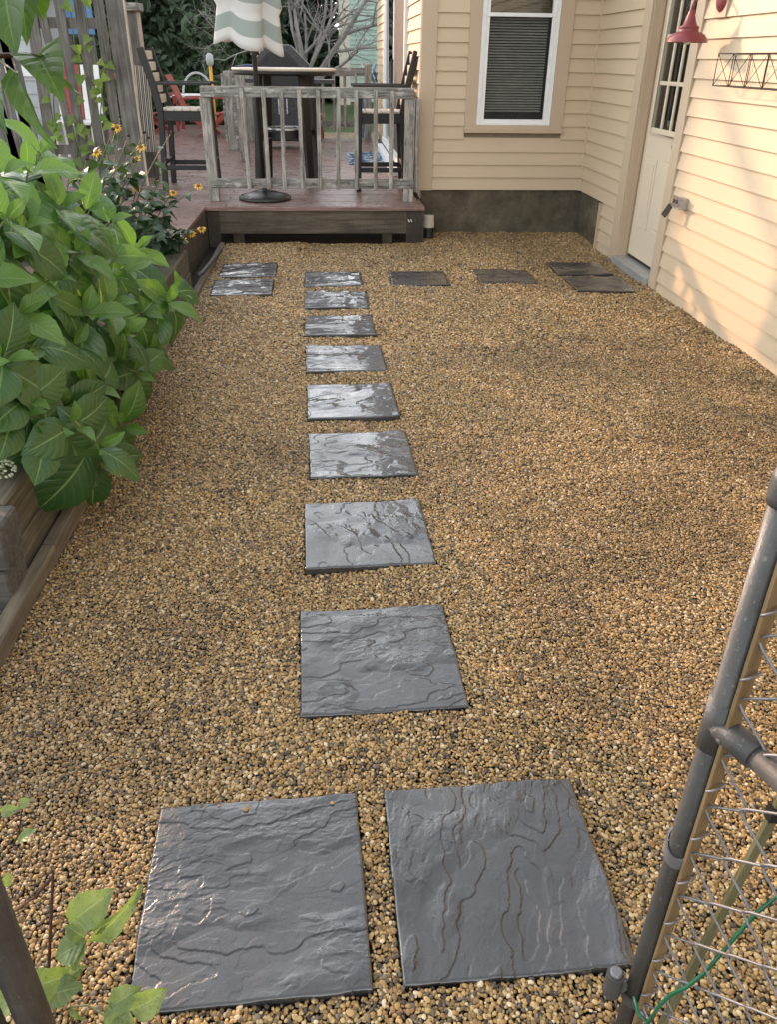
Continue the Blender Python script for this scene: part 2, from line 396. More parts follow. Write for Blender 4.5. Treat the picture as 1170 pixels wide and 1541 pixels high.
def stripes():
    t = NT('sage_and_white_canvas'); tc = t.n('TexCoord'); sp = t.n('SeparateXYZ'); t.l(tc.outputs['UV'], sp.inputs[0])
    ph = t.math('FRACT', t.math('MULTIPLY', t.math('ADD', sp.outputs[1], -.115), 4.2))
    c = t.ramp(ph, [(0, (.38, .43, .385)), (.50, (.74, .73, .69))], 'CONSTANT')
    t.set(Base_Color=c, Roughness=.85); t.bump(t.noise(t.coord(), 300, 2), .15, .002)
    tr = t.n('BsdfTranslucent'); t.l(c, tr.inputs[0]); mx = t.n('MixShader'); mx.inputs[0].default_value = .3
    t.l(t.b.outputs[0], mx.inputs[1]); t.l(tr.outputs[0], mx.inputs[2]); t.l(mx.outputs[0], t.out.inputs[0]); return t.m
M['canvas'] = stripes()
def rugmat():
    t = NT('blue_white_rug'); v = t.coord(rand=False); vo = t.n('TexVoronoi'); t.l(v, vo.inputs['Vector']); vo.inputs['Scale'].default_value = 16
    t.set(Base_Color=t.ramp(vo.outputs['Distance'], [(.25, (.62, .64, .6)), (.4, (.05, .14, .26)), (.6, (.02, .04, .10))], 'CONSTANT'), Roughness=.95); return t.m
M['rug'] = rugmat()

# ================================================================== SETTING
def sheet(name, mat, x0, x1, y0, y1, z):
    o = MB().add([(x0, y0, z), (x1, y0, z), (x1, y1, z), (x0, y1, z)], [(0, 1, 2, 3)]).build(name, mat); tag(o, kind='structure'); return o
sheet('ground', M['soil'], -300, 300, -200, 600, -.09)
sheet('gravel_yard', M['gbase'], -1.0, 2.6, -1.2, 8.3, -.040)
sheet('far_gravel_path', M['far_gravel'], -1.5, 9, 14.85, 17.3, .22)
sheet('lawn', M['lawn'], -40, 60, 17.3, 120, .215)
sheet('bed_soil', M['soil'], -3.2, -1.17, 2.2, 5.95, .24)
sheet('verge', M['lawn'], -3.2, -1.0, -1.2, 2.05, -.02)

# ------------------------------------------------------------------ slabs
S = .4572
SLABS = [(-.190, 1.037, 1.9, 260), (.328, 1.053, 1.2, 260), (.111, 1.763, 1.8, 200), (.108, 2.458, 1.8, 150), (.113, 3.119, 1.8, 110), (.091, 3.741, 1.6, 70),
         (.070, 4.398, 1.5, 60), (.049, 5.053, .6, 50), (.036, 5.680, .4, 44), (.018, 6.295, .5, 40), (-.671, 6.601, 1.1, 40), (-.671, 6.053, 1.4, 40),
         (.700, 6.305, -.4, 40), (1.405, 6.352, -2.1, 40), (2.092, 6.606, -1.3, 40), (2.106, 6.081, -1.6, 40)]
SLAB_LABELS = ['large square slate paver with sideways ripples, its corner beside the leafy sprig',
    'square slate paver with lengthwise cracks, beside the gate hinge',
    'blue-grey slate paver in the single file, next after the pair at the gate',
    'second slate paver of the single file, counted from the pair at the gate',
    'third slate paver of the single file, counted from the pair at the gate',
    'fourth slate paver of the single file, counted from the pair at the gate',
    'fifth slate paver of the single file, counted from the pair at the gate',
    'sixth slate paver of the single file, counted from the pair at the gate',
    'seventh slate paver of the single file, one short of the cross row',
    'dark slate paver where the single file meets the cross row, facing the railing',
    'slate paver beside the planter pipe, the one closer to the deck skirt',
    'slate paver beside the planter pipe, the one farther from the deck skirt',
    'slate paver of the cross row, second from the planter end of the deck paving'.replace('second from the planter end of the deck paving', 'just past the single file towards the door'),
    'slate paver of the cross row, next to the pair at the cream door',
    'slate paver at the cream door, the one closer to the concrete foundation',
    'slate paver at the cream door, the one closer to the red wall lamp']
def slab_mesh(i, n):
    sd_ = i * 7 + 3
    x = np.linspace(-S / 2, S / 2, n + 1); X, Y = np.meshgrid(x, x)
    ang = [0.12, 1.35, .10, 1.9, .05, .3, .02, .0, .02, .05, .3, .4, .2, .1, .1, .0][i]
    A = X * math.cos(ang) + Y * math.sin(ang); B = -X * math.sin(ang) + Y * math.cos(ang)
    wx = (fbm(A * 9 + 5, B * 9, 3, sd_) - .5) * .045 + (fbm(A * 45, B * 45, 3, sd_ + 1) - .5) * .014; wy = (fbm(A * 9, B * 9 + 9, 3, sd_ + 3) - .5) * .045 + (fbm(A * 45 + 7, B * 45, 3, sd_ + 2) - .5) * .014
    def steps(v, e):
        fl = np.floor(v); fr_ = v - fl; q_ = np.clip(fr_ / e, 0, 1); return fl + q_ * q_ * (3 - 2 * q_)
    n1 = fbm((A + wx) * 3.4 + i * 1.3, (B + wy) * 9.0 + i * .7, 3, sd_ + 5)
    ter = steps(n1 * 6.5, .035)
    n3 = fbm((A + wx * .8) * 8.0 + 4, (B + wy * .8) * 19.0, 3, sd_ + 15)
    ter2 = steps(n3 * 6.0, .06)
    mask = np.clip((fbm(A * 5 + 3, B * 7, 3, sd_ + 11) - .42) * 6, 0, 1)
    n2 = fbm((A + wx) * 16, (B + wy) * 40, 4, sd_ + 21)
    fine = steps(n2 * 7, .25)
    Z = .0018 * ter + .0011 * ter2 * (.35 + .65 * mask) + mask * .0007 * fine + .0009 * (.35 + mask) * fbm((A + wx) * 70, (B + wy) * 120, 4, sd_ + 31) + .0012 * (fbm(A * 4, B * 4, 2, sd_ + 41) - .5)
    Z = (Z - Z.mean()) * .9
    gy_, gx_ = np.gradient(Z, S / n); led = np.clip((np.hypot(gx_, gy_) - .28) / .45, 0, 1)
    b = np.minimum(np.minimum(X + S / 2, S / 2 - X), np.minimum(Y + S / 2, S / 2 - Y))
    Z = Z - .004 * np.clip(1 - b / .006, 0, 1) ** 2
    wob = (fbm(Y * 20 + 3, X * 0 + i, 3, sd_) - .5) * .005 * np.sign(X) * (np.abs(X) > S / 2 - 1e-6); X2 = X + wob
    wob = (fbm(X * 20 + 3, Y * 0 + i + 9, 3, sd_) - .5) * .005 * np.sign(Y) * (np.abs(Y) > S / 2 - 1e-6); Y2 = Y + wob
    V = np.stack([X2, Y2, Z], -1).reshape(-1, 3)
    idx = np.arange((n + 1) ** 2).reshape(n + 1, n + 1)
    Fq = np.stack([idx[:-1, :-1], idx[:-1, 1:], idx[1:, 1:], idx[1:, :-1]], -1).reshape(-1, 4)
    ring = list(idx[0, :-1]) + list(idx[:-1, -1]) + list(idx[-1, :0:-1]) + list(idx[:0:-1, 0])
    base = len(V); low = V[ring].copy(); low[:, 2] = -.045
    V = np.concatenate([V, low]); m = len(ring)
    side = [(base + k, base + (k + 1) % m, ring[(k + 1) % m], ring[k]) for k in range(m)]
    me = bpy.data.meshes.new('paving_slab')
    me.from_pydata(V.tolist(), [], Fq.tolist() + [tuple(int(a) for a in f) for f in side] + [tuple(base + k for k in reversed(range(m)))])
    me.polygons.foreach_set('use_smooth', [True] * (n * n) + [False] * (m + 1))
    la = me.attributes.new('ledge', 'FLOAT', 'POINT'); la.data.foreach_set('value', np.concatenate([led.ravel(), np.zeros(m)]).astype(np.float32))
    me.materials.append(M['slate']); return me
for i, (x, y, a, n) in enumerate(SLABS):
    o = bpy.data.objects.new('paving_slab', slab_mesh(i, n)); col.objects.link(o)
    o.location = (x, y, 0); o.rotation_euler = (R(rng.uniform(-.35, .35)), R(rng.uniform(-.35, .35)), R(a))
    tag(o, SLAB_LABELS[i], 'paver', 'slate pavers set in the gravel')

# ------------------------------------------------------------------ gravel: real pebbles, instanced
def gravel_points():
    r = np.random.default_rng(5); out = []
    for (y0, y1, sp, sc) in ((.25, 2.6, .0064, .77), (2.6, 4.4, .0076, .90), (4.4, 8.19, .0106, 1.2)):
        gx = np.arange(-.968, 2.52, sp); gy = np.arange(y0, y1, sp * .9)
        X, Y = np.meshgrid(gx, gy); X = X + (r.random(X.shape) - .5) * sp * 1.1; Y = Y + (r.random(Y.shape) - .5) * sp * 1.1
        X = X.ravel(); Y = Y.ravel()
        dep = CAM.z / np.maximum(Y, .3)
        k = np.ones(len(X), bool)
        k &= (X > -.30 - .62 * Y) & (X < .30 + .75 * Y)
        for (sx, sy, a, n) in SLABS:
            c, s_ = math.cos(R(a)), math.sin(R(a)); u = (X - sx) * c + (Y - sy) * s_; v = -(X - sx) * s_ + (Y - sy) * c
            k &= ~((abs(u) < S / 2 + .0015) & (abs(v) < S / 2 + .0015))
        k &= ~((Y > 7.72) & (X < .9))
        X, Y = X[k], Y[k]; m = len(X)
        size = sc * (.0042 + .0032 * r.random(m) ** 1.6)
        big = r.random(m) < .05; size[big] *= 1.35
        dist = np.full(m, 9.0)
        for (sx, sy, a, n) in SLABS:
            dist = np.minimum(dist, np.maximum(np.maximum(abs(X - sx), abs(Y - sy)) - S / 2 - .01, 0))
        Z = -.014 + .045 * (fbm(X * 2.3 + 9, Y * 2.3, 4, 3) - .5) + .016 * (fbm(X * 9 + 2, Y * 9, 3, 8) - .5)
        kk = np.clip(dist / .12, 0, 1); Z = Z * kk + np.minimum(Z, -.009) * (1 - kk)
        Z = np.clip(Z, -.036, .012) + .007 * (r.random(m) - .5)
        dark_fac = np.clip((fbm(X * 1.6 + 20, Y * 1.6 + 4, 5, 13) - .47) * 5, 0, 1) * .8  # patches where the pebbles turn darker and smoother
        dark_fac = np.clip(np.maximum(dark_fac, np.clip(1 - (X + .98) / .45, 0, 1) * .8 * (fbm(X * 3, Y * 3, 3, 19) + .3)), 0, 1)  # darker towards the bed side of the gravel
        Z += size * .35
        rot = np.stack([(r.random(m) - .5) * 1.1, (r.random(m) - .5) * 1.1, r.random(m) * 6.283], -1)
        sca = np.stack([size * (.85 + .5 * r.random(m)), size * (.75 + .3 * r.random(m)), size * (.5 + .3 * r.random(m))], -1)
        out.append((np.stack([X, Y, Z], -1), rot, sca, r.integers(0, 5, m), dark_fac))
    return [np.concatenate(a) for a in zip(*out)]
P_, ROT, SCA, IDX, DARK_FAC = gravel_points()
gm = bpy.data.meshes.new('gravel'); gm.vertices.add(len(P_)); gm.vertices.foreach_set('co', P_.astype(np.float32).ravel())
for nm, ty, arr in (('rot', 'FLOAT_VECTOR', ROT), ('sca', 'FLOAT_VECTOR', SCA)):
    a = gm.attributes.new(nm, ty, 'POINT'); a.data.foreach_set('vector', arr.astype(np.float32).ravel())
a = gm.attributes.new('pick', 'INT', 'POINT'); a.data.foreach_set('value', IDX.astype(np.int32))
a = gm.attributes.new('dark_fac', 'FLOAT', 'POINT'); a.data.foreach_set('value', DARK_FAC.astype(np.float32))
gm.materials.append(M['pebble'])
gob = bpy.data.objects.new('gravel', gm); col.objects.link(gob); tag(gob, 'tan and brown pea gravel covering the yard', 'gravel', kind='stuff')
def pebble_tree():
    ng = bpy.data.node_groups.new('pebbles', 'GeometryNodeTree')
    ng.interface.new_socket('Geometry', in_out='INPUT', socket_type='NodeSocketGeometry'); ng.interface.new_socket('Geometry', in_out='OUTPUT', socket_type='NodeSocketGeometry')
    N = ng.nodes.new; L = ng.links.new
    gi = N('NodeGroupInput'); go = N('NodeGroupOutput'); jn = N('GeometryNodeJoinGeometry')
    for k in range(5):
        ic = N('GeometryNodeMeshIcoSphere'); ic.inputs['Radius'].default_value = 1.0; ic.inputs['Subdivisions'].default_value = 2
        po = N('GeometryNodeInputPosition'); no = N('ShaderNodeTexNoise'); no.noise_dimensions = '4D'; L(po.outputs[0], no.inputs['Vector'])
        no.inputs['W'].default_value = k * 3.7; no.inputs['Scale'].default_value = .8; no.inputs['Detail'].default_value = 1.5
        mr = N('ShaderNodeMapRange'); L(no.outputs[0], mr.inputs[0]); mr.inputs[1].default_value = .3; mr.inputs[2].default_value = .7; mr.inputs[3].default_value = .82; mr.inputs[4].default_value = 1.2
        vm = N('ShaderNodeVectorMath'); vm.operation = 'SCALE'; L(po.outputs[0], vm.inputs[0]); L(mr.outputs[0], vm.inputs['Scale'])
        sp = N('GeometryNodeSetPosition'); L(ic.outputs['Mesh'], sp.inputs[0]); L(vm.outputs[0], sp.inputs['Position'])
        sm = N('GeometryNodeSetShadeSmooth'); L(sp.outputs[0], sm.inputs[0])
        mt = N('GeometryNodeSetMaterial'); mt.inputs['Material'].default_value = M['pebble']; L(sm.outputs[0], mt.inputs[0])
        gt = N('GeometryNodeGeometryToInstance'); L(mt.outputs[0], gt.inputs[0]); L(gt.outputs[0], jn.inputs[0])
    def attr(nm, ty):
        q = N('GeometryNodeInputNamedAttribute'); q.data_type = ty; q.inputs[0].default_value = nm; return q.outputs[0]
    mp = N('GeometryNodeMeshToPoints'); L(gi.outputs[0], mp.inputs[0])
    ip = N('GeometryNodeInstanceOnPoints'); L(mp.outputs[0], ip.inputs['Points']); L(jn.outputs[0], ip.inputs['Instance'])
    ip.inputs['Pick Instance'].default_value = True; L(attr('pick', 'INT'), ip.inputs['Instance Index'])
    er = N('FunctionNodeEulerToRotation'); L(attr('rot', 'FLOAT_VECTOR'), er.inputs[0]); L(er.outputs[0], ip.inputs['Rotation'])
    L(attr('sca', 'FLOAT_VECTOR'), ip.inputs['Scale']); L(ip.outputs[0], go.inputs[0]); return ng
gob.modifiers.new('pebbles', 'NODES').node_group = pebble_tree()

# ------------------------------------------------------------------ house
WX, BY, CX = 2.515, 8.2, .905                  # wall beside the yard, wall behind it, wall along the deck
EXP, Z0, ZTOP = .1133, .398, 3.0
house = empty('house', (2.5, 8.2, 0), 'cream clapboard house with tan trim, concrete foundation and panelled door', 'house')
def clap_back(x0, x1, z, parent, h=EXP):        # board facing -y
    MB().prism([(BY - .022, z), (BY - .022 + .003, z + .0), (BY - .003, z + h + .012), (BY + .006, z + h + .012), (BY + .006, z)][0:1] + [(BY - .003, z + h + .012), (BY + .006, z + h + .012), (BY + .006, z)], 'x', x0, x1).build('clapboard', M['siding'], parent)
def clap_side(xw, y0, y1, z, parent, h=EXP):    # board facing -x
    MB().prism([(xw - .022, z), (xw - .003, z + h + .012), (xw + .006, z + h + .012), (xw + .006, z)], 'y', y0, y1).build('clapboard', M['siding'], parent)
wb = MB().box(CX + .03, 1.45, BY + .012, BY + .12, .394, ZTOP).box(2.09, WX + .03, BY + .012, BY + .12, .394, ZTOP).box(1.45, 2.09, BY + .012, BY + .12, .394, .992).box(1.45, 2.09, BY + .012, BY + .12, 2.38, ZTOP).build('wall', M['sheath'], house)
# window opening in this wall: x 1.30-2.25, z .905-2.45
for k in range(23):
    z = Z0 + EXP * k
    if z > .80 and z < 2.35:
        clap_back(1.012, 1.306, z, wb); clap_back(2.246, WX, z, wb)
    else: clap_back(1.012, WX, z, wb)
wr = bx('wall', M['sheath'], house, WX + .012, WX + .12, -3.0, 5.905, -.05, ZTOP)
for k in range(-4, 23):
    z = Z0 + EXP * k
    a = max(z, -.04); clap_side(WX, -3.0, 5.915, z if z > -.05 else -.05, wr)
wr2 = bx('wall', M['sheath'], house, WX + .012, WX + .12, 7.04, BY + .01, -.05, ZTOP)
for k in range(-4, 23):
    z = Z0 + EXP * k
    if z < .36: clap_side(WX, 7.04, 7.44, max(z, -.05), wr2)
    else: clap_side(WX, 7.04, BY - .02, z, wr2)
wl = bx('wall', M['sheath'], house, CX + .012, CX + .12, BY + .1, 15.6, .3, ZTOP)
for k in range(0, 23):
    z = Z0 + EXP * k
    for (y0, y1) in (((BY, 15.6),) if z > 2.4 or z < .42 else ((BY, 9.75), (13.35, 15.6))):
        clap_side(CX, y0, y1, z, wl)
bx('trim_strip', M['trim'], house, WX - .036, WX - .002, 7.435, 7.475, -.05, .385)
bx('corner_strip', M['siding'], house, WX - .030, WX - .004, BY - .030, BY - .004, .395, ZTOP)
cb = MB().box(CX - .030, 1.010, BY - .034, BY + .004, .395, ZTOP).box(CX - .032, CX + .004, BY + .004, BY + .10, .395, ZTOP); cb.build('corner_board', M['trim'], house)
f = MB().box(CX + .03, WX + .05, BY + .008, BY + .2, -.06, .392); f.build('foundation', M['concrete'], house)
MB().box(WX + .008, WX + .2, 7.47, BY + .006, -.06, .38).build('foundation', M['concrete'], house)
MB().box(CX + .02, CX + .2, BY + .21, 15.6, -.06, .42).build('foundation', M['concrete'], house)
# roof and eaves above the picture
rf = MB().prism([(CX - .35, 3.0), (CX + .6, 3.08), (2.9, 4.1), (7.5, 5.6), (7.5, 3.0)], 'y', BY - .3, 16).prism([(2.2, 3.0), (7.5, 5.4), (7.5, 3.0)], 'y', -3.2, BY - .3).build('roof', M['roof'], house)
bx('fascia_board', M['trim'], house, CX - .33, WX, BY - .3 - .02, BY - .302, 2.88, 3.06)
# window
win = empty('window', (0, 0, 0)); win.parent = house; win.location = Vector((1.77, BY, .9)) - house.location
yb = BY - .030
bx('casing', M['trim'], win, 1.304, 1.412, yb, BY, .935, 2.45); bx('casing', M['trim'], win, 2.126, 2.246, yb, BY, .935, 2.45)
bx('head_casing', M['trim'], win, 1.29, 2.26, yb - .006, BY, 2.45, 2.55); bx('sill', M['trim'], win, 1.298, 2.252, yb - .026, BY, .905, .936, .004); bx('apron_strip', M['trim'], win, 1.412, 2.126, yb + .006, BY, .936, .972)
fr = MB().box(1.414, 1.452, yb + .008, BY, .972, 2.42).box(2.088, 2.125, yb + .008, BY, .972, 2.42).box(1.452, 2.088, yb + .008, BY, 2.38, 2.42).box(1.452, 2.088, yb + .004, BY, .972, .992); fr.build('window_frame', M['white_paint'], win, bevel=.003)
lo = MB().box(1.453, 1.487, yb + .016, BY + .01, .993, 1.845).box(2.055, 2.087, yb + .016, BY + .01, .993, 1.845).box(1.487, 2.055, yb + .016, BY + .01, .993, 1.022).box(1.453, 2.087, yb + .012, BY + .01, 1.8455, 1.876)
lo = lo.build('lower_sash', M['white_paint'], win, bevel=.002)
bx('pane', M['screened'], lo, 1.487, 2.055, BY - .002, BY + .002, 1.022, 1.845)
up = MB().box(1.453, 1.487, BY - .008, BY + .04, 1.877, 2.378).box(2.055, 2.087, BY - .008, BY + .04, 1.877, 2.378).box(1.487, 2.055, BY - .008, BY + .04, 2.345, 2.378).build('upper_sash', M['white_paint'], win)
bx('pane', M['glass'], up, 1.487, 2.055, BY + .018, BY + .021, 1.878, 2.345)
bl = MB()
for k in range(57): bl.bar((1.5, BY + .06, 1.09 + k * .0225), (2.04, BY + .06, 1.09 + k * .0225), .0255, .0015, (0, -.5, .86))
bl.build('window_blind', M['blind'], win)
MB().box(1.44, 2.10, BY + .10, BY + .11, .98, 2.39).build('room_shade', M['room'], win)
# door
dr = empty('door', (0, 0, 0)); dr.parent = house; dr.location = Vector((2.58, 6.45, .04)) - house.location
DX = 2.59
MB().box(WX - .03, WX + .004, 6.885, 7.04, -.03, 2.16).box(WX - .03, WX + .004, 5.912, 6.045, -.03, 2.16).box(WX - .034, WX + .004, 5.90, 7.052, 2.16, 2.29).build('door_casing', M['trim'], dr, bevel=.003)
MB().box(WX - .012, DX + .06, 6.872, 6.886, .03, 2.16).box(WX - .012, DX + .06, 6.044, 6.058, .03, 2.16).box(WX - .012, DX + .06, 6.058, 6.872, 2.13, 2.16).box(WX + .03, WX + .06, 6.86, 6.872, .03, 2.13).build('door_jamb', M['trim'], dr)
MB().box(WX - .055, DX + .06, 6.05, 6.88, -.03, .045).build('threshold', M['grey_box'], dr, bevel=.004)
bx('sweep', M['black'], dr, DX + .008, DX + .05, 6.062, 6.868, .046, .072)
leaf_ = MB().box(DX, DX + .045, 6.062, 6.75, .072, 1.05).box(DX, DX + .045, 6.75, 6.868, .072, 2.125).box(DX, DX + .045, 6.062, 6.18, 1.05, 2.125).box(DX, DX + .045, 6.18, 6.75, 2.0, 2.125).build('door_leaf', M['door'], dr)
for (ya, yb_) in ((6.53, 6.77), (6.15, 6.40)):
    MB().box(DX - .006, DX + .001, ya, yb_, .31, .85).build('panel', M['door'], leaf_, bevel=.005, seg=2)
    MB().box(DX - .011, DX - .004, ya + .035, yb_ - .035, .35, .81).build('panel', M['door'], leaf_, bevel=.004)
MB().box(DX - .016, DX - .001, 6.74, 6.785, 1.02, 2.03).box(DX - .016, DX - .001, 6.145, 6.19, 1.02, 2.03).box(DX - .016, DX - .001, 6.19, 6.74, 1.02, 1.062).box(DX - .016, DX - .001, 6.19, 6.74, 1.985, 2.03).build('glazing_frame', M['door'], leaf_, bevel=.005)
for k in (1, 2):
    y = 6.19 + k * .1833; bx('muntin', M['door'], leaf_, DX - .012, DX + .004, y - .014, y + .014, 1.062, 1.985, .004)
    z = 1.062 + k * .3077
    for j in range(3): bx('muntin', M['door'], leaf_, DX - .011, DX + .003, 6.19 + j * .1833 + .0142, 6.19 + (j + 1) * .1833 - .0142, z - .014, z + .014, .004)
for j in range(3):
    for k in range(3): bx('pane', M['glass'], leaf_, DX + .010, DX + .014, 6.19 + j * .1833, 6.19 + (j + 1) * .1833, 1.05 + k * .3111, 1.05 + (k + 1) * .3111)
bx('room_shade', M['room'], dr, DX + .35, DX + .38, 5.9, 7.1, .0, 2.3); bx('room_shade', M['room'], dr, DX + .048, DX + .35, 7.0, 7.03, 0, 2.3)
MB().lathe([(.0, -.075), (.026, -.07), (.03, -.05), (.024, -.035), (.012, -.03), (.012, 0)], (DX, 6.125, .98), 14, 'x').build('door_knob', M['steel'], dr, smooth=True)
# sliding door on the deck wall
sdn = empty('sliding_door', (0, 0, 0)); sdn.parent = house; sdn.location = Vector((CX, 11.5, .33)) - house.location
MB().box(CX - .05, CX + .02, 9.75, 9.85, .40, 2.42).box(CX - .05, CX + .02, 13.25, 13.35, .40, 2.42).box(CX - .05, CX + .02, 9.85, 13.25, 2.3, 2.42).box(CX - .07, CX + .02, 9.75, 13.35, .40, .46).build('door_frame', M['white_paint'], sdn)
MB().box(CX - .03, CX + .01, 11.5, 11.6, .46, 2.3).box(CX - .03, CX + .01, 9.85, 9.93, .46, 2.3).box(CX - .03, CX + .01, 13.17, 13.25, .46, 2.3).build('door_stile', M['white_paint'], sdn)
bx('screen', M['curtain'], sdn, CX - .012, CX - .006, 9.93, 11.5, .46, 2.3); bx('pane', M['glass'], sdn, CX - .012, CX - .006, 11.6, 13.17, .46, 2.3)
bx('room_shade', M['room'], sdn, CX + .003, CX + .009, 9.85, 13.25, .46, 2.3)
bx('handle', M['black'], sdn, CX - .06, CX - .03, 11.53, 11.56, 1.2, 1.5)
bx('door_step', M['white_paint'], sdn, CX - .16, CX - .071, 9.9, 13.2, .312, .38)

# ------------------------------------------------------------------ things on the house wall
lamp = empty('wall_lamp', (WX, 5.66, 1.86), 'dusty red gooseneck barn lamp on the sunlit clapboard wall', 'lamp')
LY = 5.66; LX = 2.302
bx('mounting_block', M['trim'], lamp, WX - .032, WX - .004, LY - .085, LY + .085, 1.755, 2.02, .003)
MB().lathe([(0, -.062), (.03, -.058), (.06, -.045), (.072, -.033), (.074, -.031), (.0, -.031)], (WX, LY, 1.855), 24, 'x').build('backplate', M['red_metal'], lamp, smooth=True)
arm = [(WX - .06, LY, 1.862), (WX - .10, LY, 1.864), (WX - .15, LY, 1.864), (LX + .03, LY, 1.858), (LX + .008, LY, 1.845), (LX, LY, 1.82), (LX, LY, 1.79)]
MB().tube(arm, .0095, 10).build('arm', M['red_metal'], lamp, smooth=True)
prof = [(.012, .0), (.018, -.006), (.02, -.018), (.022, -.024), (.030, -.05), (.045, -.085), (.060, -.092), (.062, -.097), (.060, -.099), (.061, -.118), (.064, -.120), (.085, -.126), (.105, -.138), (.118, -.155), (.124, -.172), (.127, -.176), (.125, -.178), (.118, -.172), (.10, -.15), (.06, -.125), (.01, -.12)]
MB().lathe(prof, (LX, LY, 1.797), 36).build('lamp_shade', M['red_metal'], lamp, smooth=True)
MB().lathe([(0, -.19), (.016, -.187), (.026, -.175), (.028, -.16), (.018, -.13), (.014, -.122)], (LX, LY, 1.797), 16).build('bulb', M['bulb'], lamp, smooth=True)

out = empty('outlet_box', (WX, 5.70, .655), 'open weatherproof outlet box with dangling black cover on the clapboard wall', 'outlet')
bx('box', M['grey_box'], out, WX - .075, WX - .012, 5.63, 5.72, .615, .69, .004)
bx('face_plate', M['steel'], out, WX - .081, WX - .0755, 5.60, 5.75, .632, .70, .002)
for k in range(2): MB().lathe([(0, -.086), (.013, -.086), (.015, -.0815)], (WX, 5.665 + k * .05, .665), 12, 'x').build('socket', M['black'], out)
MB().bar((WX - .10, 5.715, .635), (WX - .135, 5.73, .56), .062, .006, (1, 0, .3)).build('cover_flap', M['matte_black'], out)

bk = empty('wire_basket', (WX, 4.93, 1.38), 'rusty wire wall basket with crossed wires, hung on the clapboard wall', 'basket')
ya, yz, za, zb, xf, xb = 5.33, 4.50, 1.388, 1.558, WX - .135, WX - .025
g = MB(); W_ = .0028
for x in (xf, xb):
    g.tube([(x, ya, zb), (x, yz, zb)], W_, 5); g.tube([(x, ya, za), (x, yz, za)], W_, 5)
for y in (ya, yz):
    for z in (za, zb): g.tube([(xf, y, z), (xb, y, z)], W_, 5)
g.build('rim_wire', M['rust_wire'], bk)
nn = 4
for k in range(nn + 1):
    y = ya + (yz - ya) * k / nn
    MB().tube([(xf, y, za), (xf, y, zb)], W_, 5).tube([(xb, y, za), (xb, y, zb)], W_, 5).build('upright_wire', M['rust_wire'], bk)
    if k < nn:
        y2 = ya + (yz - ya) * (k + 1) / nn
        MB().tube([(xf, y, za), (xf, y2, zb)], .002, 5).tube([(xf, y, zb), (xf, y2, za)], .002, 5).build('cross_wire', M['rust_wire'], bk)
        MB().tube([(xf, y, za), (xb, y2, za)], .002, 5).build('floor_wire', M['rust_wire'], bk)
bx('wall_hook', M['rust_wire'], bk, xb - .004, WX - .010, 5.1, 5.11, zb - .004, zb + .004); bx('wall_hook', M['rust_wire'], bk, xb - .004, WX - .010, 4.7, 4.71, zb - .004, zb + .004)

# ------------------------------------------------------------------ deck
DZ, DY = .31, 7.735
deck = empty('deck', (0, 10, 0), 'reddish brown wet timber deck with boards laid sideways and mesh skirt', 'deck')
nb = int((17.6 - 5.75) / .146)
for k in range(nb):
    y0 = DY - .146 * 13 + .146 * k; y1 = y0 + .140
    x1 = -1.135 if y1 < DY else (CX - .035 if y1 > BY else .90)
    if y0 > 14.8: x1 = -1.5
    x0 = -4.2
    cut = -1.7 + .9 * math.sin(k * 2.1) if y1 > DY else -2.6
    dz = rng.uniform(-.0012, .0012)
    for (a, b) in ((x0, cut - .002), (cut + .002, x1)):
        bx('deck_board', M['deck'], deck, a, b, y0, y1, DZ - .034 + dz, DZ + dz, .004)
bx('nosing_board', M['deck'], deck, -1.16, .90, DY - .03, DY - .004, DZ - .036, DZ - .001, .004)
bx('skirt_board', M['skirt'], deck, -1.02, .73, DY + .0, DY + .035, .072, DZ - .037)
bx('skirt_board', M['dark_wood'], deck, -1.13, -1.022, DY - .004, DY + .08, -.05, DZ - .037); bx('skirt_board', M['dark_wood'], deck, .732, .895, DY - .004, DY + .09, -.05, DZ - .037)
bx('side_board', M['dark_wood'], deck, -1.16, -1.138, 5.95, DY - .006, -.05, DZ - .036)
bx('under_shade', M['shadow_gap'], deck, -1.0, .7, DY + .3, DY + .33, -.05, DZ - .04)  # near-black sheet standing in for the shade under the deck
for x in (-.86, .55): bx('footing', M['concrete'], deck, x - .05, x + .05, DY + .03, DY + .16, -.05, .07)
ms = MB(); yy = DY - .010
for k in range(150): x = -1.12 + k * .0134; ms.box(x, x + .0011, yy, yy + .0011, -.04, DZ - .04)
for k in range(25): z = -.03 + k * .0125; ms.box(-1.12, .885, yy - .0012, yy - .0001, z, z + .0011)
o = ms.build('wire_mesh', M['rust_wire'], deck); o['kind'] = 'stuff'
for k in range(2): MB().bar((.745 + .025 * k, yy - .003, .20), (.757 + .025 * k, yy - .004, .175), .009, .002, (0, 1, 0)).build('staple', M['steel'], deck)

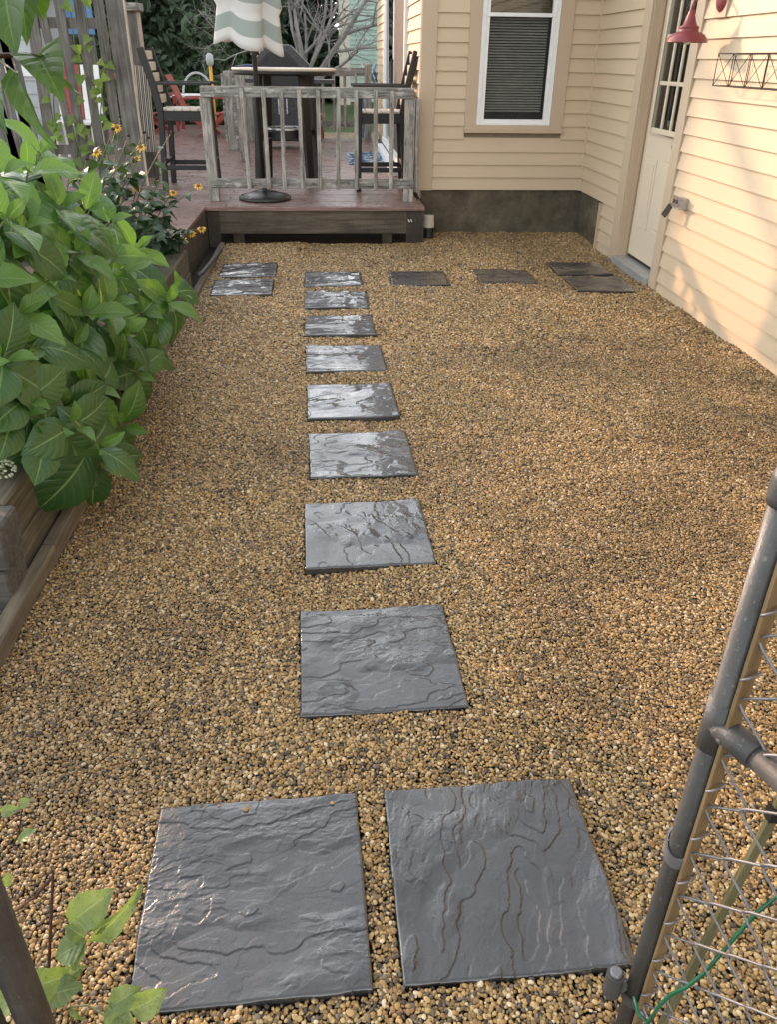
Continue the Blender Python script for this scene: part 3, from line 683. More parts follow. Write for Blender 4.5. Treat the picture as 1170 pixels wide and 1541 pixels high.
# ------------------------------------------------------------------ railings
RY = 8.05
rail = empty('railing', (-.15, RY, DZ), 'weathered grey balustrade along the front edge of the deck', 'railing')
def rp(name, *a, m='rail', bevel=.004): return bx(name, M[m], rail, *a, bevel)
MB().bar((-1.085, RY + .0, DZ), (-1.098, RY + .03, 1.19), .09, .09, (0, 1, 0)).build('post', M['bal'], rail, bevel=.004)
rp('post', .725, .815, RY - .045, RY + .045, DZ, 1.19, m='bal'); rp('post', .822, .862, RY - .03, RY + .06, DZ + .09, 1.19, m='bal')
rp('top_rail', -1.125, .80, RY - .050, RY + .045, 1.192, 1.278)
rp('bottom_rail', -1.105, .82, RY - .052, RY - .012, .432, .515)
xs = [-.727, -.556, -.393, -.228, -.063, .10, .266, .426, .59]
for k, x in enumerate(xs):
    x = x * RY / 7.82 + rng.uniform(-.004, .004)
    MB().bar((x + rng.uniform(-.012, .012), RY - .072, .425), (x + rng.uniform(-.01, .01), RY - .070, 1.262 + rng.uniform(-.01, .006)), .037, .036, (0, 1, 0)).build('baluster', M['bal'], rail, bevel=.004)
fr2 = empty('railing', (.2, 14.65, DZ), 'tan balustrade at the far end of the deck, in front of the lawn', 'railing')
bx('post', M['bal'], fr2, .63, .74, 14.6, 14.71, DZ, 1.42); bx('top_rail', M['rail'], fr2, -.95, .629, 14.63, 14.67, 1.25, 1.37); bx('bottom_rail', M['rail'], fr2, -.95, .629, 14.63, 14.67, .50, .60)
bx('post', M['bal'], fr2, -1.06, -.951, 14.6, 14.71, DZ, 1.40)
for k in range(8): x = -.8 + k * .18; bx('baluster', M['bal'], fr2, x, x + .045, 14.59, 14.628, .46, 1.32)

# ------------------------------------------------------------------ parasol
par = empty('parasol', (-.62, 8.17, DZ), 'closed sage and white striped parasol on a black pole with ribbed base', 'parasol')
PX, PY = -.62, 8.17
MB().tube([(PX - .005, PY, DZ + .06), (PX - .03, PY, 2.95)], .021, 12).build('pole', M['cast'], par, smooth=True)
bp = [(.0, .0), (.248, .0), (.252, .012), (.246, .024), (.235, .03), (.17, .052), (.10, .068), (.05, .078), (.036, .086), (.03, .16), (.0, .16)]
b_ = MB().lathe(bp, (PX, PY, DZ + .003), 48).build('base', M['cast'], par, smooth=True)
for k in range(24):
    a = 2 * math.pi * k / 24; ca, sa = math.cos(a), math.sin(a)
    MB().bar((PX + ca * .06, PY + sa * .06, DZ + .082), (PX + ca * .235, PY + sa * .235, DZ + .034), .007, .006).build('rib', M['cast'], b_)
def canopy():
    nu, nv = 96, 26; V = []; UV = []
    cx, cy = -.685, 8.18
    for j in range(nv + 1):
        s_ = j / nv; hgt = s_ * 1.25
        Rr = .345 * (1 - s_) ** .75 + .045
        if s_ < .25: Rr = .345 - .2 * s_ ; 
        else: Rr = .295 * (1 - (s_ - .25) / .75) ** .8 + .04
        for i in range(nu):
            a = 2 * math.pi * i / nu
            g = .5 + .5 * math.cos(5 * a + 1.3 + .7 * math.sin(2 * a + .5)); g = g ** .8
            g2 = .5 + .5 * math.cos(3 * a + 1.0)
            r_ = Rr * (.66 + .34 * g) * (.94 + .06 * math.sin(5 * a + 1))
            z = 1.60 + hgt - (1 - s_) * (.045 * g * (.4 + .6 * g2)) + .03 * (1 - g) * (1 - s_)
            z += .05 * math.cos(a - 2.6) * (1 - s_)
            V.append((cx + (cx * 0 + PX + .0 - cx) * s_ + r_ * math.cos(a), cy + r_ * math.sin(a) * .85, z)); UV.append((i / nu, hgt + .02))
    F = [(j * nu + i, j * nu + (i + 1) % nu, (j + 1) * nu + (i + 1) % nu, (j + 1) * nu + i) for j in range(nv) for i in range(nu)]
    m = MB().add(V, F); o = m.build('canopy', M['canvas'], par, smooth=True); me = o.data
    ul = me.uv_layers.new(name='UVMap'); li = np.zeros(len(me.loops), np.int32); me.loops.foreach_get('vertex_index', li)
    ul.data.foreach_set('uv', np.array(UV)[li].astype(np.float32).ravel())
    so_ = o.modifiers.new('cloth', 'SOLIDIFY'); so_.thickness = .003
canopy()
for k in range(8):
    a = 2 * math.pi * (k + .2) / 8
    MB().tube([(PX + .02 * math.cos(a), PY + .02 * math.sin(a), 2.6), (PX - .05 + .15 * math.cos(a), PY + .13 * math.sin(a), 1.62)], .006, 6).build('rib', M['cast'], par)
MB().lathe([(.022, 0), (.04, .0), (.04, .07), (.022, .07)], (PX - .012, PY, 1.52), 12).build('hub', M['cast'], par)

# ------------------------------------------------------------------ bar table and chairs
tb = empty('bar_table', (-.44, 9.45, DZ), 'tall round bar table with pale top and black flared legs', 'table')
TX, TY = -.44, 9.47
MB().lathe([(0, 1.385), (.535, 1.385), (.543, 1.392), (.543, 1.404), (.536, 1.41), (0, 1.41)], (TX, TY, 0), 56).build('table_top', M['top_wood'], tb)
MB().lathe([(0, 1.345), (.515, 1.345), (.537, 1.362), (.537, 1.3845), (0, 1.3845)], (TX, TY, 0), 56).build('table_rim', M['black_wood'], tb)
for a in (R(-52), R(38), R(128), R(218)):
    ca, sa = math.cos(a), math.sin(a)
    MB().bar((TX + ca * .33, TY + sa * .33, 1.344), (TX + ca * .40, TY + sa * .40, DZ + .002), .105, .045, (ca, sa, 0), .085).build('leg', M['black_wood'], tb, bevel=.004)
MB().lathe([(.19, .835), (.225, .835), (.225, .85), (.19, .85), (.19, .835)], (TX, TY, 0), 40).build('foot_ring', M['steel'], tb)
MB().lathe([(.185, .75), (.23, .75), (.23, .8345), (.185, .8345), (.185, .75)], (TX, TY, 0), 40).build('ring_apron', M['black_wood'], tb)
for a in (R(-52), R(38), R(128), R(218)):
    ca, sa = math.cos(a), math.sin(a); MB().bar((TX + ca * .23, TY + sa * .23, .79), (TX + ca * .345, TY + sa * .345, .79), .03, .05).build('spoke', M['black_wood'], tb)
MB().tube([(-.93, 9.3, 1.417), (-.80, 9.25, 1.43), (-.72, 9.22, 1.425)], [.006, .012, .014], 8).build('grill_lighter', M['pen']).__class__
tag(bpy.data.objects['grill_lighter'], 'navy lighter lying on the pale table top', 'lighter')
tag(bx('paper_sheet', M['paper'], None, -.74, -.56, 9.28, 9.40, 1.4125, 1.416), 'folded white paper on the pale table top beside the pole', 'paper')

def bar_chair(x, y, s_, label):
    t = empty('bar_chair', (x, y, DZ), label, 'chair', 'bar chairs at the round table')
    def bar(name, a, b, wd, th, up=(0, 0, 1), m='black_wood', par_=None, w2=None):
        f_ = lambda p: (x + s_ * p[0], y + p[1], DZ + p[2])
        return MB().bar(f_(a), f_(b), wd, th, up, w2).build(name, M[m], par_ or t, bevel=.004)
    for q in (-.25, .25):
        bar('leg', (-.255, q, 0), (-.215, q, .72), .055, .05, (0, 1, 0)); bar('back_post', (-.215, q, .715), (-.262, q, .97), .066, .052, (0, 1, 0)); bar('back_post', (-.262, q, .965), (-.34, q, 1.262), .064, .052, (0, 1, 0))
        bar('leg', (.235, q, 0), (.215, q, .955), .05, .048, (0, 1, 0))
        bar('armrest', (-.24, q, .962), (.29, q, .962), .07, .026)
        bar('apron', (-.21, q, .675), (.21, q, .675), .03, .085); bar('stretcher', (-.24, q, .205), (.23, q, .205), .028, .045)
    bar('apron', (.21, -.23, .675), (.21, .23, .675), .03, .085); bar('stretcher', (.24, -.23, .255), (.24, .23, .255), .04, .03); bar('stretcher', (-.24, -.23, .25), (-.24, .23, .25), .03, .04)
    for k in range(6): xx = -.20 + k * .078; bar('seat_slat', (xx, -.25, .732), (xx, .25, .732), .070, .02, m='slat_wood')
    for k in range(5):
        zz = .82 + k * .095; xx = -.232 - .25 * max(0, zz - .8) * .95
        bar('back_slat', (xx, -.224, zz), (xx, .224, zz), .02, .075, m='slat_wood')
    return t
bar_chair(-1.43, 9.08, 1, 'black bar chair with pale slats, beside the striped screen and fence')
bar_chair(.545, 8.95, -1, 'black bar chair with pale slats, against the house wall')

# ------------------------------------------------------------------ on the deck, farther back
gr = empty('gas_grill', (-.65, 13.2, DZ), 'black covered gas grill on castors behind the bar table', 'grill')
MB().prism([(-1.05, 1.42), (-.86, 1.66), (-.50, 1.66), (-.24, 1.42), (-.24, 1.30), (-1.05, 1.30)], 'y', 12.95, 13.5).build('lid', M['grill'], gr, bevel=.02, seg=2)
MB().prism([(-.98, 1.40), (-.82, 1.56), (-.54, 1.56), (-.38, 1.40)], 'y', 12.93, 12.949).build('lid_panel', M['black'], gr)
bx('cabinet', M['black'], gr, -.98, -.30, 12.97, 13.5, .42, 1.299, .01); bx('cabinet_door', M['grill'], gr, -.96, -.65, 12.955, 12.969, .5, 1.1); bx('cabinet_door', M['grill'], gr, -.63, -.32, 12.955, 12.969, .5, 1.1)
for x in (-.7, -.58): bx('handle', M['steel'], gr, x - .008, x + .008, 12.93, 12.954, .78, .98)
bx('side_shelf', M['grill'], gr, -1.45, -1.06, 12.98, 13.45, 1.18, 1.23); bx('side_shelf', M['grill'], gr, -.23, .12, 12.98, 13.45, 1.18, 1.23)
for x in (-.9, -.38):
    for y in (13.05, 13.42): MB().lathe([(0, -.02), (.05, -.02), (.05, .02), (0, .02)], (x, y, DZ + .052), 14, 'x').build('castor', M['black'], gr)
for i, (u0, v0, yb_, wd, top, lb) in enumerate(((369, 243, 11.35, .12, 1.36, 'tall weathered post on the deck, pale face with dark knots'), (351, 226, 12.8, .13, 1.33, 'weathered post on the deck just behind the pale knotty one'), (378, 213, 14.1, .13, 1.32, 'grey post standing beside the grill shelf'))):
    p = at(u0, v0, z=DZ); e = empty('deck_post', (p.x, p.y, DZ), lb, 'post', 'old posts standing on the deck')
    bx('post_shaft', M['bal'], e, p.x - wd / 2, p.x + wd / 2, p.y, p.y + .1, DZ, top, .006)
    if i < 2: bx('post_board', M['rail'], e, p.x - wd / 2 - .035, p.x - wd / 2 - .003, p.y + .01, p.y + .09, DZ + .12, top - .03)
    else: bx('post_board', M['rail'], e, p.x + wd / 2 + .003, p.x + wd / 2 + .03, p.y + .01, p.y + .09, DZ + .10, top - .05)
tag(MB().box(.27, .86, 11.05, 12.5, DZ + .003, DZ + .013).build('door_mat', M['rug'], None, bevel=.002), 'blue and white patterned mat at the sliding door', 'mat')
# red folding chairs
def red_chair(x, y, sc_, label):
    t = empty('garden_chair', (x, y, DZ), label, 'chair', 'red painted garden chairs')
    def b(n, a, c, wd, th, up=(0, 1, 0)): MB().bar((x + a[0] * sc_, y + a[1], DZ + a[2] * sc_), (x + c[0] * sc_, y + c[1], DZ + c[2] * sc_), wd, th, up).build(n, M['red_paint'], t, bevel=.004)
    for q in (-.28, .28):
        b('leg', (-.42, q, .45), (.12, q, 0), .075, .03); b('leg', (.42, q, .45), (-.12, q, 0), .075, .03); b('armrest', (-.42, q, .58), (.35, q, .60), .03, .09); b('arm_post', (.40, q, .02), (.38, q, .59), .06, .03)
    for k in range(6): b('seat_slat', (-.25 + k * .1, -.28, .24 + .025 * k), (-.25 + k * .1, .28, .24 + .025 * k), .085, .02, (0, 0, 1))
    for k in range(5): b('back_slat', (-.32, -.22 + k * .11, .25), (-.62, -.22 + k * .11, .92), .09, .02, (1, 0, 0))
red_chair(-2.02, 15.2, 1.0, 'red slatted garden chair with crossed legs, seen under the bar chair seat')
red_chair(-3.05, 16.0, 1.0, 'red slatted garden chair standing beyond the striped screen')
wt = empty('garden_table', (-2.55, 17.2, .215), 'low white garden table with an arched grey handle', 'table')
bx('tray', M['white_paint'], wt, -2.95, -2.2, 16.95, 17.6, .82, .87, .01)
for x in (-2.9, -2.28):
    for y in (17.0, 17.52): bx('leg', M['greywhite'], wt, x, x + .05, y, y + .05, .21, .82)
MB().tube([(-2.75 + .28 - .28 * math.cos(a), 17.3, .87 + .36 * math.sin(a)) for a in np.linspace(0, math.pi, 15)], .02, 8).build('arched_handle', M['greywhite'], wt, smooth=True)
tag(wt, cat='table')
# stake with pale top, planters, tubs
p = at(318, 121, y=16.5)
tor = empty('garden_torch', (p.x, 16.5, .22), 'yellow garden stake with a pale rounded top', 'torch')
MB().tube([(p.x, 16.5, .2), (p.x, 16.5, 1.35)], .03, 10).build('stake', M['yellow'], tor, smooth=True)
MB().lathe([(.03, 0), (.06, .03), (.07, .1), (.06, .17), (.03, .2), (0, .205)], (p.x, 16.5, 1.35), 14).build('torch_top', M['greywhite'], tor, smooth=True)
def box_planter(x, y, label):
    e = empty('planter_box', (x, y, .215), label, 'planter', 'terracotta planters beyond the deck')
    bx('tub', M['terracotta'], e, x - .22, x + .22, y - .2, y + .2, .215, .62, .02); bx('rim', M['terracotta'], e, x - .25, x + .25, y - .23, y + .23, .60, .67, .01)
box_planter(-1.15, 15.1, 'terracotta planter partly hidden behind the weathered posts'); box_planter(-.28, 15.1, 'terracotta planter seen past the bar table leg')
# striped screen leaning by the fence post
scn = empty('slatted_screen', (-1.9, 9.4, DZ), 'narrow striped slatted screen leaning beside the fence gate post', 'screen')
for k in range(9):
    x = -1.985 + k * .0185
    MB().bar((x - .012, 9.36, DZ + .30), (x + .008, 9.42, 1.42 - .002 * k), .009, .012, (0, 1, 0)).build('slat', M['white_paint'] if k % 2 else M['slat_wood'], scn)
    if k < 8: MB().bar((x - .003, 9.365, DZ + .30), (x + .017, 9.425, 1.415 - .002 * k), .0085, .010, (0, 1, 0)).build('slat', M['black_wood'], scn)
MB().bar((-1.99, 9.43, 1.41), (-1.82, 9.43, 1.40), .014, .02).build('top_bar', M['fence'], scn); MB().bar((-2.0, 9.375, .63), (-1.84, 9.375, .63), .016, .03).build('bottom_bar', M['fence'], scn)
for x in (-1.985, -1.855): MB().bar((x, 9.375, DZ), (x, 9.38, .63), .02, .02).build('foot', M['fence'], scn)

# ------------------------------------------------------------------ fence
FY = 8.95
fen = empty('picket_fence', (-2.7, FY, DZ), 'tall weathered grey picket fence overgrown with vine', 'fence')
def picket(u0, u1, v0=0, v1=262, dy=0, wd=.135, name='picket', m='fence', zt=2.12):
    a = at(u1, v1, y=FY + dy); b = at(u0, v0, y=FY + dy); d = (b - a)
    k = (zt - a.z) / d.z; top = a + d * k; k0 = (DZ + .02 - a.z) / d.z; bot = a + d * k0
    MB().bar(bot, top, wd, .022, (0, 1, 0)).build(name, M[m], fen, bevel=.003)
for (u0, v0, u1, v1, wd) in ((2, 55, 41, 197, .10), (45, 5, 82, 254, .125), (60, 8, 97, 164, .09), (87, 0, 131, 262, .105), (117, 0, 153, 246, .10), (147, 0, 186, 268, .11), (-30, 60, 12, 200, .1)):
    picket(u0, u1, v0, v1, wd=wd * .86)
for k in range(9): MB().bar((-4.25 + k * .16, FY, DZ + .02), (-4.33 + k * .16, FY, 2.1), .135, .022, (0, 1, 0)).build('picket', M['fence'], fen)
picket(172, 208, 0, 273, dy=-.03, wd=.175, name='gate_board', zt=2.2)
a = at(184, 0, y=FY - .03); 
picket(185.8, 221.8, 0, 273, dy=-.035, wd=.022, name='board_edge', m='fence_edge', zt=2.2)
bx('fence_rail', M['fence'], fen, -4.3, -1.98, FY + .015, FY + .055, .62, .71); bx('fence_rail', M['fence'], fen, -4.3, -2.1, FY + .015, FY + .055, 1.72, 1.81)
gp = empty('fence_post', (-1.99, 9.75, DZ), 'square grey post with a flat cap behind the picket fence', 'post')
bx('post_shaft', M['fence'], gp, -2.06, -1.94, 9.7, 9.81, DZ, 1.90); bx('post_edge', M['fence_edge'], gp, -1.9395, -1.915, 9.71, 9.80, DZ, 1.90); bx('post_cap', M['rail'], gp, -2.10, -1.885, 9.65, 9.86, 1.90, 1.97, .006)
# behind the fence
shed = empty('shed', (-5.2, 13.2, 0), 'pale grey painted shed behind the picket fence', 'shed')
for k in range(11): MB().prism([(12.48, .55 + k * .16), (12.495, .55 + (k + 1) * .16 + .01), (12.52, .55 + (k + 1) * .16 + .01), (12.52, .55 + k * .16)], 'x', -7.5, -3.95).build('clapboard', M['greywhite'], shed)
bx('wall', M['greywhite'], shed, -7.5, -3.96, 12.5, 14.5, .3, 2.3); bx('trim_strip', M['white_paint'], shed, -7.5, -3.94, 12.46, 12.479, 1.24, 1.36); bx('roof', M['roof'], shed, -7.7, -3.75, 12.3, 14.7, 2.31, 2.4)
def slat_chair(x, y, label):
    t = empty('folding_chair', (x, y, DZ), label, 'chair', 'striped chairs behind the fence')
    for k in range(7): MB().bar((x - .24 + k * .08, y + .3, DZ + .45), (x - .24 + k * .08, y + .45, DZ + 1.08), .07, .02, (0, 1, 0)).build('back_slat', M['red_paint'] if k % 2 else M['white_paint'], t)
    bx('seat', M['white_paint'], t, x - .27, x + .27, y - .2, y + .28, DZ + .42, DZ + .45)
    for a in (-.25, .22):
        for b in (-.18, .24): bx('leg', M['white_paint'], t, x + a, x + a + .03, y + b, y + b + .03, DZ, DZ + .42)
p = at(95, 70, y=11.5); slat_chair(p.x, 11.5, 'red and white striped folding chair glimpsed through the pickets')
bt = empty('blue_panel', (-3.0, 13.6, DZ), 'faded blue plastic panel glimpsed above the pickets', 'panel')
MB().box(-3.75, -3.3, 13.4, 13.46, 1.75, 2.5).build('panel_sheet', M['blue'], bt, bevel=.01); bx('panel_foot', M['fence'], bt, -3.72, -3.66, 13.47, 13.53, DZ, 2.45); bx('panel_foot', M['fence'], bt, -3.40, -3.34, 13.47, 13.53, DZ, 2.45)

# ------------------------------------------------------------------ raised bed
bed = empty('raised_bed', (-1.1, 4, 0), 'timber raised bed of stacked ties along the gravel', 'planter')
for (z0, z1, cuts) in ((-.05, .135, (2.20, 4.3, 5.94)), (.138, .295, (2.20, 3.35, 5.94))):
    for a, b in zip(cuts[:-1], cuts[1:]):
        MB().box(-1.175, -1.035 + (.006 if z0 < 0 else 0), a + .003, b - .003, z0, z1).build('tie', M['tie'], bed, bevel=.008)
MB().box(-2.6, -1.012, 2.045, 2.197, -.05, .133).build('tie', M['tie_x'], bed, bevel=.008); MB().box(-2.6, -1.0, 2.05, 2.197, .137, .292).build('tie', M['tie_x'], bed, bevel=.008)
MB().box(-2.6, -1.176, 2.2, 2.34, .137, .291).build('tie', M['tie_x'], bed, bevel=.008)
edg = empty('edging_board', (-1.0, 3.4, 0), 'long timber edging board between gravel and raised bed', 'edging')
for (a, b) in ((-1.2, 2.35), (2.353, 5.4), (5.403, 7.6)):
    MB().box(-1.02, -.972, a, b, -.06, .048 if b < 5.5 else .02).build('board', M['edge'], edg, bevel=.006)
rod = MB().tube([(-1.0, 6.08, .075), (-.985, 6.2, .07), (-.955, 6.9, .055), (-.955, 7.05, .06)], .016, 10)
rod = rod.build('drain_pipe', M['pipe'], None, smooth=True); tag(rod, 'thin grey pipe lying along the end of the raised bed', 'pipe')
pv = empty('pipe_stub', (.965, 7.93, 0), 'short cream and black drain pipe stub at the deck corner', 'pipe')
MB().lathe([(.0, .20), (.05, .20), (.052, .195), (.052, .14), (.056, .138), (.056, .095), (.05, .09), (.05, .08)], (.965, 7.93, 0), 24).build('pipe_top', M['pvc'], pv, smooth=False)
MB().lathe([(.049, .10), (.052, .09), (.052, -.05)], (.965, 7.93, 0), 24).build('pipe_base', M['black'], pv, smooth=True)

# ------------------------------------------------------------------ leaves
def leaf_mesh(name, mat, L=1.0, W=.62, droop=.25, fold=.18, nl=14, nw=6, serr=.03, seed=0, heart=False, roll=0.0, wave=.02, cup=.0):
    r = random.Random(seed); V = []; UV = []
    for i in range(nl + 1):
        t = i / nl
        wdt = (math.sin(math.pi * min(1, t ** .92)) ** .72) * W / 2; wdt *= 1 if t < .72 else 1 - .35 * ((t - .72) / .28)
        if heart: wdt = W / 2 * 1.15 * ((1 - t) ** .75) * (min(1, t / .10 + .35)) ** .6
        if t > .8 and heart: wdt *= 1 - .25 * (t - .8) / .2
        if 0 < i < nl: wdt *= 1 + (serr if i % 2 else -serr)
        if i == nl: wdt = .004
        if i == 0: wdt = .012 if not heart else wdt * .5
        cy = L * t * (1 - .12 * droop * t); cz = -droop * L * t ** 1.8 + .05 * math.sin(t * 3)
        for j in range(nw + 1):
            s_ = -1 + 2 * j / nw
            z = cz + fold * abs(s_) * wdt - cup * s_ * s_ * wdt + wave * math.sin(t * 11 + s_ * 2 + seed) * abs(s_) - roll * wdt * s_
            yb_ = -(.10 * L * (abs(s_) ** 1.5) if heart and t < .25 else 0) * (1 - t / .25)
            V.append((s_ * wdt, cy + yb_, z)); UV.append((.5 + s_ * .5, t))
    n = nw + 1; F = [(i * n + j, i * n + j + 1, (i + 1) * n + j + 1, (i + 1) * n + j) for i in range(nl) for j in range(nw)]
    me = bpy.data.meshes.new(name); me.from_pydata(V, [], F); me.polygons.foreach_set('use_smooth', [True] * len(F))
    ul = me.uv_layers.new(name='UVMap'); li = np.zeros(len(me.loops), np.int32); me.loops.foreach_get('vertex_index', li); ul.data.foreach_set('uv', np.array(UV, np.float32)[li].ravel())
    me.materials.append(mat); return me
def leaf_mat(pos, d, up, size, twist=0):
    d = Vector(d).normalized(); up = Vector(up); x = d.cross(up)
    if x.length < 1e-3: x = d.cross(Vector((1, 0, 0)))
    x.normalize(); z = x.cross(d)
    m = Matrix((x, d, z)).transposed().to_4x4() @ Matrix.Rotation(twist, 4, 'Y')
    return Matrix.Translation(Vector(pos)) @ m @ Matrix.Scale(size, 4)
HY = [leaf_mesh('leaf', M['hyd'], 1, .66 + .035 * k, .22 + .11 * k, .34 - .03 * k, seed=k, serr=.018, cup=.32, wave=.012 + .004 * k, nw=8) for k in range(5)]
HYY = [leaf_mesh('leaf', M['hyd_young'], 1, .48 + .05 * k, .12 + .1 * k, .35, seed=k + 9) for k in range(3)]
tips = [(60, 585, 2.62), (95, 615, 2.62), (150, 690, 2.75), (18, 620, 2.42), (140, 585, 2.85), (185, 640, 3.05), (205, 560, 3.35), (70, 655, 2.45), (25, 470, 2.6), (75, 420, 2.9), (130, 470, 3.0),
        (190, 500, 3.3), (250, 455, 3.75), (262, 440, 4.0), (225, 530, 3.6), (0, 262, 2.8), (42, 258, 3.05), (90, 310, 3.1), (130, 315, 3.4), (150, 385, 3.4), (185, 405, 3.7), (222, 430, 4.1), (60, 232, 3.4), (30, 345, 2.8),
        (112, 380, 3.1), (205, 375, 4.2), (165, 335, 3.9), (8, 330, 2.6), (6, 540, 2.4), (165, 460, 3.2), (110, 520, 2.9), (45, 520, 2.6), (215, 470, 3.6), (-40, 420, 2.5), (-50, 300, 2.8), (-40, 560, 2.3), (110, 640, 2.5), (148, 672, 2.55), (40, 600, 2.45)]
hyd = empty('hydrangea_bush', (-1.42, 3.2, .24), 'leafy green hydrangea bush spilling over the raised bed', 'bush')
bases = [(-1.42 + rng.uniform(-.13, .13), 2.55 + i * .34 + rng.uniform(-.1, .1), .24) for i in range(6)]
nl_ = 0
for ti, (u, v, y) in enumerate(tips):
    tp = at(u, v, y=y)
    b0 = Vector(min(bases, key=lambda q: abs(q[1] - tp.y - .1)))
    mid = (b0 + tp) / 2 + Vector((-.06, .02, .14)); pts = []
    for k in range(8):
        t = k / 7; pts.append(b0 * (1 - t) ** 2 + mid * 2 * t * (1 - t) + tp * t * t)
    MB().tube(pts, [.008 - .0045 * k / 7 for k in range(8)], 6).build('stem', M['stem'], hyd, smooth=True)
    ax = (pts[-1] - pts[-3]).normalized(); ax = (ax * .6 + Vector((.25, -.35, .5))).normalized()
    a0 = rng.uniform(0, 3.14); side = ax.cross(Vector((0, 0, 1)));  side = side.normalized() if side.length > .05 else Vector((1, 0, 0)); sid2 = ax.cross(side)
    young = v < 480 and rng.random() < .75
    for lv in range(4):
        back_ = [0, .012, .055, .12][lv]; size = [.095, .175, .235, .24][lv] * rng.uniform(.88, 1.12); elev = [.95, .40, -.22, -.65][lv]
        for h in range(2):
            a = a0 + lv * 1.57 + h * math.pi + rng.uniform(-.25, .25)
            dr_ = side * math.cos(a) + sid2 * math.sin(a)
            d = dr_ * math.cos(elev) + ax * math.sin(elev) + Vector((.05, -.12, -.10 if lv > 1 else .05))
            pos = tp - ax * back_ + dr_ * .012
            if pos.x + d.normalized().x * size > -.62 and v > 560: continue
            me = rng.choice(HYY) if (lv == 0 or (lv == 1 and young)) else rng.choice(HY)
            put('leaf', me, hyd, leaf_mat(pos, d, ax if lv < 2 else (ax + Vector((.2, -.4, .5))), size, rng.uniform(-.3, .3))); nl_ += 1
# pale flower head low at the bed
fh = empty('flower_head', tuple(at(6, 706, y=2.35)), 'pale greenish flower cluster hanging over the timber tie', 'flower')
c0 = at(6, 706, y=2.35); fm = MB()
fmesh = MB().lathe([(0, -.004), (.005, -.002), (.0055, .002), (.0, .005)], n=6).mesh('floret', M['floret'], smooth=True)
for k in range(60):
    d = Vector((rng.gauss(0, 1), rng.gauss(0, 1), rng.gauss(0, 1))).normalized(); put('floret', fmesh, fh, Matrix.Translation(c0 + Vector((d.x * .034, d.y * .034, d.z * .028))))
MB().tube([c0, c0 + Vector((-.1, .12, -.06)), (-1.40, 2.6, .24)], .004, 6).build('stem', M['stem'], fh)

# yellow flowers
HL = [leaf_mesh('leaf', M['hel'], 1, .50 + .06 * k, .25 + .15 * k, .2, 8, 4, .05, seed=k + 30) for k in range(3)]
pm = MB(); petal = leaf_mesh('petal', M['petal'], 1, .34, .2, .1, 4, 2, 0, seed=3)
discm = MB().lathe([(0, .0), (.011, .002), (.013, .006), (.009, .012), (0, .014)], n=10).mesh('flower_disc', M['disc'], smooth=True)
seedm = MB().lathe([(0, -.006), (.009, -.003), (.012, .003), (.008, .010), (0, .012)], n=8).mesh('seed_head', plain('dry_seed_head', (.035, .022, .014), .9), smooth=True)
FLW = [((212, 222, 1), (193, 205, 0), (175, 192, 1)), ((205, 240, 1), (216, 200, 0), (180, 176, 0)), ((145, 230, 1), (103, 262, 1), (170, 195, 0), (222, 208, 0)),
       ((260, 290, 1), (298, 280, 1), (235, 270, 0)), ((303, 345, 1), (276, 362, 1), (288, 352, 1)), ((205, 283, 1), (250, 240, 0), (258, 200, 0)), ((190, 300, 0), (165, 255, 0), (130, 240, 0)), ((240, 330, 0), (262, 345, 0), (225, 300, 0))]
PB = [(-1.55, 5.3), (-1.62, 5.55), (-1.78, 5.1), (-1.32, 5.75), (-1.28, 5.85), (-1.45, 5.6), (-1.72, 4.9), (-1.40, 5.3)]
PL = ['tallest yellow daisy plant with buds against the wide fence board', 'yellow daisy plant with dark seed heads beside the fence gate board', 'yellow daisy plant nearest the hydrangea, in front of the pickets', 'yellow daisy plant with one open flower before the bar chair legs', 'yellow daisy plant leaning over the corner of the deck skirt', 'yellow daisy plant with an orange fading flower between its neighbours', 'flowerless leafy daisy plant between hydrangea and pickets', 'flowerless leafy daisy plant above the bed timber']
for (fl, (px, py), lb) in zip(FLW, PB, PL):
    t = empty('daisy_plant', (px, py, .24), lb, 'flower', 'yellow daisies in the raised bed')
    for (u, v, kind) in fl:
        yq = py + rng.uniform(-.15, .15); tp = at(u, v, y=yq); b0 = Vector((px + rng.uniform(-.05, .05), py + rng.uniform(-.05, .05), .24)); pts = []
        bow = Vector((rng.uniform(-.05, .05), rng.uniform(-.05, .05), .06))
        for k in range(9): s_ = k / 8; pts.append(b0.lerp(tp, s_) + bow * math.sin(s_ * 3.14))
        MB().tube(pts, [.0045 - .002 * k / 8 for k in range(9)], 5).build('stem', M['stem'], t, smooth=True)
        for k in range(1, 8):
            for h in range(5 if k < 4 else 4 if k < 6 else 2 if k < 7 else 1):
                a = rng.uniform(0, 6.28); d = Vector((math.cos(a), math.sin(a), rng.uniform(-.35, .35)))
                put('leaf', rng.choice(HL), t, leaf_mat(pts[k] + d * .01, d, (0, 0, 1), rng.uniform(.10, .17) * (1.15 - .08 * k), rng.uniform(-.5, .5)))
        if kind:
            fd = Vector((rng.uniform(-.4, .4), -.55, .75)).normalized(); q = fd.to_track_quat('Z', 'Y').to_matrix().to_4x4()
            f_ = put('flower', discm, t, Matrix.Translation(tp) @ q); 
            for k in range(11):
                a = 6.283 * k / 11 + rng.uniform(-.15, .15); m = Matrix.Translation((math.cos(a) * .009, math.sin(a) * .009, .003)) @ Matrix.Rotation(a - 1.5708, 4, 'Z') @ Matrix.Rotation(rng.uniform(-.5, .2), 4, 'X') @ Matrix.Scale(rng.uniform(.022, .031), 4)
                p_ = bpy.data.objects.new('petal', petal); col.objects.link(p_); p_.parent = f_; p_.matrix_local = m
        else: put('seed_head', seedm, t, Matrix.Translation(tp))

